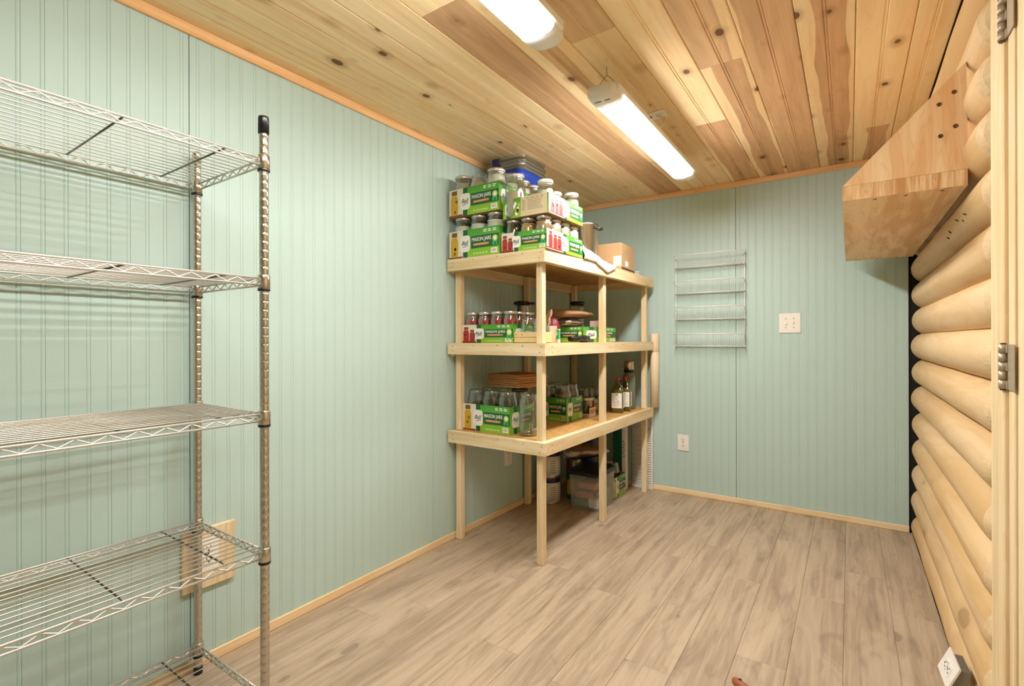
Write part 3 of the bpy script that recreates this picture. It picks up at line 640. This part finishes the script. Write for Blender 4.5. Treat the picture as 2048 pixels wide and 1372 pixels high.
def fill_carton(box, size, nx, ny, kind, spec, where, z=.0033):
    """spec[(row, col)] = (words, content, frac, lid)"""
    w_, d_, h_ = size
    for (r_, c_), (words, content, frac, lid) in spec.items():
        px, py = (c_+.5)*w_/nx, (r_+.5)*d_/ny; a = box.rotation_euler[2]
        x = box.location[0]+px*math.cos(a)-py*math.sin(a); y = box.location[1]+px*math.sin(a)+py*math.cos(a)
        pos = ('front row' if r_ == 0 else ORD[r_]+' row')+', '+ORD[c_]+' from left'
        jar(words+' in '+where+', '+pos, (x, y, box.location[2]+z), kind if not isinstance(content, tuple) else content[1], content if not isinstance(content, tuple) else content[0], frac, lid, 'jars in '+where)
Z3 = 1.602; Z2 = 1.130; Z1 = .632
# -- top shelf, left stack
s6 = (.345, .235, .152)
LL = carton('green jar carton with yellow picture, lowest at the top shelf left', (.026, 2.12, Z3+.0005), s6)
fill_carton(LL, s6, 3, 2, 'half', {(0, 0): ('jar of white flour', 'c_flour', .80, 'lid_metal'), (0, 1): ('jar of white flour', 'c_flour', .80, 'lid_metal'), (0, 2): ('jar of white flour', 'c_flour', .83, 'lid_metal'), (1, 2): ('jar of white flour', 'c_flour', .80, 'lid_metal'), (1, 0): ('jar of white flour', 'c_flour', .80, 'lid_metal')}, 'lower left top carton')
zU = Z3+.0035+.2315
LU = carton('green jar carton with yellow picture, stacked on flour jars', (.026, 2.12, zU), s6)
fill_carton(LU, s6, 3, 2, 'half', {(0, 0): ('jar of beige grain', 'c_beige', .80, 'lid_metal'), (0, 1): ('lidless jar', 'c_pinkish', .78, None), (0, 2): ('jar of white flour', 'c_flour', .88, 'lid_metal'), (1, 2): ('jar of flour', 'c_flour', .8, 'lid_metal'), (1, 0): ('jar of grain', 'c_beige', .75, 'lid_metal'), (1, 1): ('jar of grain', 'c_beige', .75, 'lid_metal')}, 'upper left top carton')
# hidden support stack behind
KL = carton('green jar carton behind the left stack on the top shelf, lower one', (.03, 2.37, Z3+.0005), (.34, .23, .152))
fill_carton(KL, (.34, .23, .152), 3, 2, 'half', {(0, 2): ('jar of white flour', 'c_flour', .8, 'lid_metal'), (1, 0): ('jar of grain', 'c_beige', .8, 'lid_metal')}, 'lower rear top carton')
KU = carton('green jar carton behind the left stack on the top shelf, upper one', (.03, 2.37, zU), (.34, .23, .152))
fill_carton(KU, (.34, .23, .152), 3, 2, 'half', {(0, 2): ('jar of flour', 'c_flour', .8, 'lid_metal'), (0, 0): ('jar of grain', 'c_beige', .8, 'lid_metal'), (1, 1): ('jar of grain', 'c_beige', .8, 'lid_metal'), (1, 2): ('jar of grain', 'c_tan', .8, 'lid_metal')}, 'upper rear top carton')
# -- top shelf, right stack
s12 = (.272, .40, .10)
RLc = carton('green jar carton with red picture at the top shelf front corner', (.388, 2.122, Z3+.0005), s12, front='red', side='red')
fill_carton(RLc, s12, 3, 4, 'quart', {(0, 0): ('jar of dark beans', 'c_beans', .70, 'lid_metal'), (0, 1): ('jar of yellow grain', 'c_corn', .84, 'lid_metal'), (0, 2): ('jar of tan grain', 'c_tan', .84, 'lid_metal'), (1, 2): ('jar of pale rice', 'c_rice', .84, 'lid_metal'), (2, 2): ('jar of pale rice', 'c_rice', .84, 'lid_metal'), (3, 2): ('jar of white sugar', 'c_flour', .84, 'lid_metal'), (3, 0): ('jar of tan grain', 'c_tan', .8, 'lid_metal'), (2, 0): ('jar of tan grain', 'c_tan', .8, 'lid_metal')}, 'lower right top carton')
zR = Z3+.0035+.1715
s12b = (.275, .375, .10)
RUc = carton('carton with beige text back, stacked on jars at the top shelf corner', (.400, 2.118, zR), s12b, front='back', side='red')
fill_carton(RUc, s12b, 3, 4, 'quart', {(0, 0): ('big clear jar of oats', ('c_beige', 'half'), .62, 'lid_metal'), (0, 2): ('jar with pale lid', 'c_rice', .7, 'lid_white'), (1, 2): ('low jar', ('c_rice', 'pint'), .7, 'lid_white'), (3, 2): ('jar of green peas', 'c_rice', .8, 'lid_white')}, 'upper right top carton')
# -- plastic tote under the ceiling
tz = zU+.0035+.2315
tt = thing('plastic_tote', 'clear plastic trays over a blue tray, stacked on jars under the ceiling', 'container', (.20, 2.55, tz), 0)
def rrect(hw, hd, r, z, n=5):
    out = []
    for cx_, cy_, a0 in ((hw-r, hd-r, 0), (-hw+r, hd-r, 90), (-hw+r, -hd+r, 180), (hw-r, -hd+r, 270)):
        for i in range(n+1): a = math.radians(a0+90*i/n); out.append((cx_+r*math.cos(a), cy_+r*math.sin(a), z))
    return out
MB().loft([rrect(.098, .115, .03, .0005), rrect(.116, .136, .035, .040), rrect(.128, .146, .04, .074)]).build('blue_tray', 'blue_plastic', tt)
for i, z in enumerate((.0745, .118)):
    MB().loft([rrect(.130, .146, .04, z), rrect(.136, .153, .045, z+.008), rrect(.136, .153, .045, z+.014), rrect(.130, .147, .04, z+.0145), rrect(.126, .143, .04, z+.040), rrect(.135, .152, .045, z+.042)]).build('clear_tray', 'clear_plastic', tt)
MB().loft([rrect(.118, .134, .04, .079), rrect(.121, .137, .04, .150)]).build('foil_contents', 'wax', tt)
o = MB().grid(lambda u, v: (-.075+.045*u, 2e-3*math.sin(9*u)-.156, .06+.095*v), 4, 6).build('blue_wrapper', 'blue_dark', tt)
# -- pot, cloth, kraft box, stack of dishes
t = thing('stock_pot', 'stainless steel pot behind the jar cartons on the top shelf', 'pot', (.445, 2.95, Z3+.0005))
MB().lathe([(.095, 0), (.105, .008), (.107, .28), (.112, .288), (.108, .292), (.103, .28), (.101, .02), (0, .018)], 28).build('body', 'steel', t)
for s in (-1, 1): MB().tube([(s*.1065, -.03, .255), (s*.135, -.028, .258), (s*.142, 0, .259), (s*.135, .028, .258), (s*.106, .03, .255)], .0045, 8).build('handle', 'dark_metal', t)
t = thing('cloth', 'crumpled white cloth draped over the top shelf rail', 'cloth', (0, 0, 0))
def drape(u, v):
    y = 2.535+.43*v; xo = xr(y)+.0745; f = .010*math.sin(15*v+4*u)+.006*math.sin(27*v+5+6*u)
    top = .118*max(0, 1-v*1.02)**.9+.006
    if u < .35: k = u/.35; return (.575+.02*k, y, Z3+.004+top*(.25+.75*math.sin(k*PI/2)))
    if u < .7: k = (u-.35)/.35; return (.595+(xo+.004-.595)*k, y+f*.6*k, Z3+.004+top*(1-.80*k**1.3)+abs(f)*.8)
    k = (u-.7)/.3; ln = .004+.050*max(0, 1-abs(v-.72)*2.6)
    return (xo+.004+.006*math.sin(PI*k)+abs(f)*.2, y+f*.6, Z3+.004+(top*.20+abs(f)*.8)*(1-k)-k*ln)
B = MB().grid(drape, 22, 26); o = B.build('fabric', 'cloth_white', t); md = o.modifiers.new('s', 'SOLIDIFY'); md.thickness = .002; md.offset = 1
t = thing('cardboard_box', 'brown cardboard box with printed labels on the top shelf', 'box', (.664, 3.085, Z3+.0005), math.radians(3))
MB().bbox(-.21, 0, 0, .275, 0, .182, .0015).build('carton', 'card_kraft', t)
MB().box(-.205, -.005, .03, .20, .1822, .1835).build('flap', 'card_inner', t)
MB().box(-.055, .0004, -.0006, .0, .03, .095).build('side_label', 'tape', t)
MB().box(0, .0006, .075, .14, .035, .07).build('front_label', 'p_white', t)
B = MB()
for y0_, y1_, z0_, z1_ in ((.04, .15, .135, .137), (.04, .15, .115, .117), (.04, .042, .115, .137), (.148, .15, .115, .137), (.09, .092, .10, .135), (.05, .12, .098, .1), (.17, .172, .07, .14), (.18, .185, .09, .13)): B.box(0, .0005, y0_, y1_, z0_, z1_)
B.build('printed_marks', 'p_line', t)
MB().box(0, .0007, .0, .275, .012, .022).build('printed_band', 'slot', t)
B = MB()
for z_, s_ in ((.05, -.18), (.055, -.12), (.06, -.16)): B.box(s_, s_+.05, -.0005, 0, z_, z_+.003)
B.build('label_print', 'p_line', t)
t = thing('dish_stack', 'two small white dishes stacked on the far corner of the top shelf', 'dishes', (.625, 3.44, Z3+.0005))
for i in range(2): MB().lathe([(.018, 0), (.036, .012), (.037, .014), (.034, .014), (.017, .003), (0, .003)], 20, (0, 0, i*.0145)).build('dish', 'white_plastic', t)

# -- middle shelf
s4 = (.352, .262, .102)
C2 = carton('green jar carton with red picture on the middle shelf', (.054, 2.20, Z2+.0005), s4, front='red', side='short')
fill_carton(C2, s4, 4, 3, 'quart', {(r_, c_): ('jar of red preserves', 'c_red', .80, 'lid_metal') for r_ in (0, 1, 2) for c_ in range(4) if r_ == 0 or c_ in (0, 3)}, 'middle shelf carton')
t = thing('glass_pitcher', 'glass carafe with black lid and handle behind the red preserves', 'pitcher', (.20, 2.60, Z2+.0005), math.radians(22))
MB().lathe([(.05, 0), (.056, .006), (.058, .03), (.05, .15), (.044, .225), (.046, .235)], 24).build('glass', 'jar_glass', t)
MB().lathe([(.046, .236), (.052, .238), (.052, .248), (.046, .256), (0, .258)], 24).build('lid', 'black_plastic', t)
MB().tube([(.0, -.05, .247), (.0, -.085, .243), (.0, -.09, .20), (.0, -.078, .12), (.0, -.06, .06)], [.013, .013, .012, .014, .012], 10).build('handle', 'black_plastic', t)
MB().bbox(.02, .085, -.012, .012, .236, .25, .003).build('spout', 'black_plastic', t)
t = thing('fabric_pouch', 'dark red pouch behind the red preserves', 'pouch', (.42, 2.56, Z2+.0005))
MB().loft([[(.07*s*math.cos(a)*(1 if math.cos(a) > 0 else .7), .045*s*math.sin(a), z) for a in [2*PI*i/14 for i in range(14)]] for s, z in ((.8, 0), (1, .03), (1, .09), (.85, .13), (.4, .155), (.1, .162))]).build('body', 'maroon', t)
t = thing('wooden_crate', 'small pale slatted crate on the middle shelf beside the corner post', 'crate', (.412, 2.2, Z2+.0005))
for z in (.002, .031): MB().bbox(0, .175, 0, .008, z, z+.026, .001).build('slat', 'crate_pine', t); MB().bbox(0, .175, .115, .123, z, z+.026, .001).build('slat', 'crate_pine', t)
for x in (0, .167): MB().bbox(x, x+.008, .009, .114, .002, .057, .001).build('end_panel', 'crate_pine', t)
MB().box(.008, .167, .008, .115, .001, .006).build('bottom', 'crate_pine', t)
B = MB()
for x in (.012, .052, .16): B.lathe([(.003, 0), (.003, .001)], 8); B.v[-16:] = [(x+v[0], -v[2], .045+v[1]) for v in B.v[-16:]]
B.build('nails', 'screw', t)
for i, x in enumerate((.460, .5395)): jar(['small empty glass jar in the crate, left', 'small empty glass jar in the crate, right by the post'][i], (x, 2.26, Z2+.007), 'pint', None, lid=None, group='empty jars in the crate')
t = thing('paper_cup', 'white paper cup on the middle shelf beside the corner post', 'cup', (.612-.036, 2.32, Z2+.0005))
MB().lathe([(.0195, 0), (.0285, .088), (.030, .09), (.0275, .09), (.0185, .004), (0, .004)], 24).build('body', 'white_plastic', t)
t = thing('glass_tumbler', 'clear tumbler with pink base on the middle shelf beside the white cup', 'glass', (.52, 2.354, Z2+.0005))
MB().lathe([(.020, 0), (.024, .004), (.027, .10), (.0275, .102)], 18).build('glass', 'jar_glass', t); MB().lathe([(.019, .003), (.0235, .03), (0, .031)], 16).build('pink_wax', 'p_pink', t)
t = thing('snack_box', 'small green and white box standing behind the white cup', 'box', (.548, 2.365, Z2+.0005), math.radians(8))
MB().box(0, .045, 0, .018, 0, .075).build('carton', 'p_cream', t); MB().box(.0005, .0445, -.0006, 0, .02, .07).build('green_print', 'p_ribbon', t); MB().box(.045, .0456, .001, .017, .02, .07).build('green_side', 'p_ribbon', t); MB().box(.01, .035, -.001, -.0006, .04, .06).build('white_mark', 'p_white', t)
t = thing('dried_bouquet', 'dried orange and brown stems on the middle shelf', 'dried flowers', (.45, 2.45, Z2+.0005))
for i in range(9):
    a = i*2.4; dx, dy = .028*math.cos(a)+.015, .028*math.sin(a); hgt = random.uniform(.12, .19)
    MB().tube([(0, 0, .0), (dx*.5, dy*.5, hgt*.55), (dx, dy, hgt)], [.003, .004, .001], 6).build('stem', 'husk', t)
    MB().lathe([(.001, 0), (.010, .02), (.007, .045), (.0, .06)], 8, sx=1, sy=.45).build('leaf', 'husk' if i % 2 else 'feather', t, (dx*.8, dy*.8, hgt*.72), (random.uniform(-.3, .3), random.uniform(-.3, .3), a))
t = thing('flashlight', 'black flashlight lying on the middle shelf edge', 'flashlight', (.585, 2.51, Z2+.022), 0)
MB().tube([(0, 0, 0), (0, .11, 0), (.0, .125, 0), (0, .16, 0), (.0, .225, 0)], [.015, .015, .016, .0215, .0215], 18).build('body', 'black_plastic', t)
MB().tube([(0, .2252, 0), (0, .2265, 0)], .018, 16).build('glass', 'dark_metal', t)
B = MB(); [B.tube([(0, .02+.012*i, 0), (0, .026+.012*i, 0)], .0163, 16) for i in range(6)]; B.build('grip', 'lid_dark', t)
C3 = carton('low green jar carton on the middle shelf beside the centre post', (.29, 2.70, Z2+.0005), (.285, .50, .095), front='red', side='short')
t = thing('paper_bag', 'crumpled brown paper bag lying on the low carton', 'bag', (.44, 2.86, Z2+.148), math.radians(84))
def bag(w, d, h, seed, n=16, rows=9):
    rnd = random.Random(seed); rings = []
    for i in range(rows):
        f = i/(rows-1); s = math.sin(PI*min(1, .18+f*.8))**.45*(1-.25*f)
        rings.append([(-w/2+w*f, d/2*s*math.cos(2*PI*k/n)*(1+rnd.uniform(-.12, .12)), h/2*s*math.sin(2*PI*k/n)*(1+rnd.uniform(-.18, .18))+h/2) for k in range(n)])
    return MB().loft(rings)
bag(.40, .20, .062, 3).build('paper', 'paper_brown', t)
t = thing('plastic_bag', 'clear plastic bag of odds and ends on the middle shelf', 'bag', (.45, 2.79, Z2+.0965), math.radians(84))
bag(.24, .17, .052, 5).build('film', 'thin_bag', t); bag(.19, .13, .036, 9).build('contents', 'feather', t, (0, 0, .005))
t = thing('small_box', 'small mauve cardboard box on the low carton by the centre post', 'box', (.50, 2.95, Z2+.0965), math.radians(6))
MB().bbox(0, .06, 0, .10, 0, .042, .002).build('carton', 'p_pink', t); MB().box(.001, .059, .001, .099, .0422, .0432).build('lid_edge', 'lid_dark', t)
t = thing('canister', 'glass canister with black lid at the back of the middle shelf', 'jar', (.235, 3.30, Z2+.0005))
MB().lathe([(.045, 0), (.05, .006), (.05, .25), (.045, .272)], 22).build('glass', 'jar_glass', t); MB().lathe([(.047, .273), (.054, .275), (.054, .292), (.05, .296), (0, .296)], 22).build('lid', 'lid_dark', t); MB().lathe([(.042, .004), (.047, .01), (.047, .215), (0, .218)], 18).build('contents', 'p_line', t)

# -- bottom shelf
C4 = carton('open green jar carton with yellow picture on the lowest shelf', (.052, 2.205, Z1+.0005), (.332, .235, .15), rot=math.radians(-1.2))
fill_carton(C4, (.332, .235, .15), 3, 2, 'half', {(r_, c_): ('empty lidless jar', None, 0, None) if (r_, c_) not in ((1, 2),) else ('empty jar with black lid', None, 0, 'lid_dark') for r_ in (0, 1) for c_ in range(3)}, 'lowest shelf carton')
jar('big empty glass jar standing right of the open carton on the lowest shelf', (.463, 2.262, Z1+.0005), 'half', None, 0, None)
zt_ = Z1+.0035+.2375
for i in range(6):
    t = thing('wooden_board', 'thin square brown board, '+(ORD+['sixth'])[5-i]+' from the top of the stack on the jars', 'board', (.256+.004*math.sin(i*2.1), 2.469+.004*math.cos(i*3), zt_+i*.0125), math.radians(-11+2*math.sin(i*1.7)), 'stacked brown boards')
    MB().bbox(-.125, .125, -.125, .125, 0, .0118, .0015).build('panel', 'board_brown' if i % 2 else 'board_edge', t)
    MB().box(-.11, .11, -.11, .11, .0118, .0122).build('face', 'board_brown', t)
s8 = (.225, .222, .15)
C5 = carton('green jar carton beside the corner post, in mid depth of the lowest shelf', (.222, 2.725, Z1+.0005), s8, front='yellow', side='short')
fill_carton(C5, s8, 2, 2, 'half', {(r_, c_): ('lidless jar of brown dried fruit', 'c_dried', .74, None) for r_ in (0, 1) for c_ in (0, 1)}, 'mid depth carton')
t = thing('glass_candle', 'clear candle jar in a printed tray on the lowest shelf', 'candle', (.425, 3.045, Z1+.0005))
MB().lathe([(.034, .004), (.042, .012), (.047, .108), (.0485, .11)], 22).build('glass', 'jar_glass', t); MB().lathe([(.031, .006), (.039, .014), (.042, .07), (0, .071)], 18).build('wax', 'wax', t)
B = MB(); B.box(-.05, .05, -.05, .05, .0005, .003); B.box(-.05, .05, -.05, -.048, .003, .022); B.box(-.05, .05, .048, .05, .003, .022); B.box(.048, .05, -.048, .048, .003, .06); B.box(-.05, -.048, -.048, .048, .003, .022); B.build('tray', 'p_cream', t)
MB().box(.0501, .0505, -.04, .04, .02, .05).build('label', 'p_orange', t); MB().lathe([(.049, .108), (.051, .11), (.051, .122), (.046, .126), (0, .126)], 22).build('lid', 'lid_metal', t)
s9 = (.29, .30, .10)
C6 = carton('dim green jar carton at the rear of the lowest shelf', (.10, 3.14, Z1+.0005), s9, front='red', side='red')
fill_carton(C6, s9, 3, 3, 'quart', {(r_, c_): ('empty lidless jar', None, 0, None) for r_ in (0, 1, 2) for c_ in (1, 2) if r_ == 0 or c_ == 2}, 'rear lowest carton')
def oil_bottle(label, loc, rot):
    t = thing('oil_bottle', label, 'bottle', loc, rot, 'oil bottles')
    sec = [(.9, .0), (1, .008), (1, .15), (.94, .165), (.62, .195), (.33, .215), (.30, .225)]
    MB().loft([rrect(.042*s, .034*s, .014*s, z) for s, z in sec]).build('glass', 'bottle_glass', t)
    MB().loft([rrect(.039*s, .031*s, .012*s, max(z, .003)) for s, z in sec[:4]]).build('oil', 'oil', t)
    MB().lathe([(.0145, .2255), (.0145, .243), (.013, .245), (0, .245)], 14).build('cap', 'red_cap', t)
    L = MB(); L.box(-.036, .036, -.0352, -.0345, .035, .14); L.box(.0425, .0432, -.026, .026, .035, .14); lb = L.build('label', 'paper_label', t)
    P_ = MB()
    for k in range(7): z = .05+.011*k; P_.box(-.028, -.028+random.uniform(.03, .055), -.0356, -.0352, z, z+.003); P_.box(.0432, .0436, -.02, -.02+random.uniform(.02, .038), z, z+.003)
    P_.box(-.01, .008, -.0356, -.0352, .124, .136); P_.build('print', 'p_line', lb)
oil_bottle('olive oil bottle with red cap, front one beside the centre post', (.548, 3.30, Z1+.0005), math.radians(12))
oil_bottle('olive oil bottle with red cap, rear one in front of the tall flask', (.562, 3.405, Z1+.0005), math.radians(12))
t = thing('vacuum_flask', 'tall green vacuum flask with steel cup lid on the lowest shelf', 'flask', (.545, 3.525, Z1+.0005))
MB().lathe([(.042, 0), (.046, .006), (.046, .232), (.043, .245), (.034, .26), (.034, .27)], 26).build('body', 'thermos_green', t)
MB().lathe([(.0342, .271), (.037, .273), (.037, .288), (.0345, .29)], 22).build('collar', 'black_plastic', t); MB().lathe([(.0345, .2905), (.038, .292), (.035, .352), (.03, .358), (0, .359)], 26).build('cup_lid', 'cap_steel', t)
MB().tube([(-.045, -.0, .21), (-.07, -.0, .20), (-.072, 0, .10), (-.045, 0, .08)], .007, 8).build('handle', 'black_plastic', t)
t = thing('cardboard_tube', 'pale cardboard tube standing between shelf and back wall', 'tube', (.676, D-.0355, .633))
MB().lathe([(.032, 0), (.032, .418), (.0315, .4185)], 26).build('lower_tube', 'tube_card', t)
MB().lathe([(.0315, .4195), (.032, .42), (.032, .555), (.030, .558), (.028, .55), (.0, .549)], 26).build('upper_tube', 'tube_card', t)
MB().lathe([(.0312, .4175), (.0312, .42)], 24).build('seam', 'slot', t)

# -- under the unit
for i in range(2):
    t = thing('food_can', ['large tin can with white and navy label on the floor', 'large tin can stacked on the other can under the shelf'][i], 'can', (.135, 3.06, .0005+i*.1855), .6, 'stacked tin cans')
    MB().lathe([(.074, 0), (.076, .003), (.074, .007), (.074, .177), (.076, .181), (.076, .184), (.072, .1845), (.071, .179), (0, .179)], 30).build('can', 'steel', t)
    MB().lathe([(.0746, .009), (.0746, .145)], 30).build('label', 'can_label', t); MB().lathe([(.0747, .1455), (.0747, .175)], 30).build('label_band', 'can_navy', t)
    B = MB(); 
    for k in range(6):
        a0 = -1.6; B.grid(lambda u, v: (.0750*math.cos(a0+u*.5), .0750*math.sin(a0+u*.5), .03+k*.016+v*.006), 4, 1)
    B.build('label_print', 'p_line', t)
t = thing('food_carton', 'yellow and green striped carton beside the storage bin', 'box', (.215, 3.17, .0005))
MB().box(0, .09, 0, .16, 0, .17).build('carton', 'p_yellow', t)
for z0_, z1_ in ((.0, .035), (.14, .1704)): MB().box(-.0004, .0904, -.0006, .1604, z0_, z1_).build('green_band', 'p_dark', t)
B = MB(); [B.box(.0, .0906, -.0008, .1606, .05+.02*i, .055+.02*i) for i in range(4)]; B.build('stripes', 'p_beige', t)
jar('jar with white lid on the striped carton under the shelf', (.253, 3.225, .1715), 'pint', 'c_tan', .8, 'lid_white')
t = thing('storage_bin', 'clear plastic storage bin with black lid on the floor under the shelf', 'bin', (.419, 3.155, .0005))
MB().loft([rrect(.098, .125, .02, .0), rrect(.104, .132, .024, .012), rrect(.113, .142, .024, .232)]).build('tub', 'bin_plastic', t)
MB().loft([rrect(.116, .146, .026, .232), rrect(.122, .152, .028, .234), rrect(.122, .152, .028, .250), rrect(.112, .142, .024, .262), rrect(.10, .13, .02, .263)]).build('lid', 'black_plastic', t)
for n_, (x0, x1, y0, y1, z0, z1), mm in (('green_pack', (-.085, .01, -.11, .03, .012, .06), 'bin_green'), ('peach_pack', (-.08, .03, -.105, .05, .065, .105), 'bin_peach'), ('white_pack', (.02, .09, -.11, .05, .012, .07), 'p_white'), ('orange_pack', (-.06, .07, -.10, .08, .13, .175), 'bin_peach'), ('grey_pack', (-.03, .09, -.04, .1, .075, .12), 'wax')):
    MB().bbox(x0, x1, y0, y1, z0, z1, .006).build(n_, mm, t)
C7 = carton('green jar carton on the floor by the ribbed white panel', (.345, 3.325, .0005), (.16, .225, .15), front='red', side='long')
fill_carton(C7, (.16, .225, .15), 1, 2, 'half', {(0, 0): ('clear bagged jar', 'c_tan', .6, None), (1, 0): ('clear bagged jar', 'c_tan', .55, None)}, 'floor carton')
t = thing('snack_bag', 'blue foil snack bag standing under the shelf', 'bag', (.345, 3.36, .2635), 0)
t.location = (.26, 3.42, .0005)
MB().loft([[(.05*s*math.cos(a), .03*s*math.sin(a)*k, z) for a in [2*PI*i/16 for i in range(16)]] for s, k, z in ((.9, .9, 0), (1, 1, .05), (1, 1.1, .28), (1, .8, .38), (1.05, .15, .45), (1.05, .1, .46))]).build('foil', 'snack_blue', t)
t = thing('snack_bag', 'red foil snack bag with pale lettering under the shelf', 'bag', (.16, 3.36, .0005), 0)
MB().loft([[(.05*s*math.cos(a), .03*s*math.sin(a)*k, z) for a in [2*PI*i/16 for i in range(16)]] for s, k, z in ((.9, .9, 0), (1, 1, .05), (1, 1.1, .28), (1, .8, .40), (1.05, .15, .47), (1.05, .1, .48))]).build('foil', 'snack_red', t)
MB().lathe([(.02, 0), (.02, .001), (.012, .0012), (.012, 0)], 16).build('lettering', 'p_orange', t, (.0, -.034, .40), (PI/2, 0, 0))
t = thing('plastic_bag', 'clear bag of packets lying over jar and bin under the shelf', 'bag', (.315, 3.19, .3015), math.radians(40))
t.location = (.345, 3.2, .298)
bag(.34, .2, .115, 21).build('film', 'thin_bag', t); bag(.26, .15, .08, 25).build('packets', 'paper_brown', t, (0, 0, .008))
t = thing('tall_box', 'tall dark green box with white lettered edge behind the floor carton', 'box', (.385, 3.60, .0005), 0)
MB().bbox(0, .10, 0, .05, 0, .50, .002).build('carton', 'p_dark', t); MB().box(.1001, .1006, 0.0, .05, .0, .499).build('white_edge', 'p_white', t); MB().box(.074, .1006, -.0007, -.0001, .0, .499).build('white_strip', 'p_white', t)
B = MB()
for k in range(6): z = .25+.022*k; B.box(.08, .094, -.0012, -.0007, z, z+.004); B.box(.08 if k % 2 else .09, .084 if k % 2 else .094, -.0012, -.0007, z, z+.014)
B.build('lettering', 'p_ink', t)
t = thing('ribbed_panel', 'white ribbed plastic panel leaning on the back wall under the shelf', 'panel', (.49, D-.028, .0005))
MB().box(0, .16, .006, .012, 0, .555).build('sheet', 'corrugated', t)
B = MB(); n_ = 28
for i in range(n_):
    z = .03+.018*i; B.tube([(.004, .005, z), (.156, .005, z)], .0055, 8)
tag(B.build('ribs', 'corrugated', t), kind='stuff')
MB().bbox(.156, .168, -.012, .014, 0, .555, .002).build('edge_strip', 'corrugated', t); MB().bbox(0, .156, -.002, .006, 0, .024, .001).build('bottom_strip', 'corrugated', t)

# -- brush on the floor at the bottom edge
t = thing('hand_brush', 'reddish wooden brush handle lying on the floor at the bottom edge', 'brush', (1.578, 1.765, .0005), math.radians(-33))
rings = []
for x, hw, z0, z1 in ((0, .006, .016, .030), (.008, .014, .010, .034), (.03, .0165, .009, .036), (.09, .015, .010, .035), (.16, .019, .012, .036), (.28, .021, .014, .038), (.30, .012, .016, .034)):
    rings.append([(x, hw*math.cos(a), (z0+z1)/2+(z1-z0)/2*math.sin(a)) for a in [2*PI*i/12 for i in range(12)]])
MB().loft(rings).build('handle', 'handle_wood', t)
MB().lathe([(.0055, 0), (.0055, .0006)], 14).build('hang_hole', 'slot', t, (.024, .004, .0358))
MB().bbox(.008, .28, -.014, .014, 0.0, .013, .003).build('bristles', 'bristle', t)
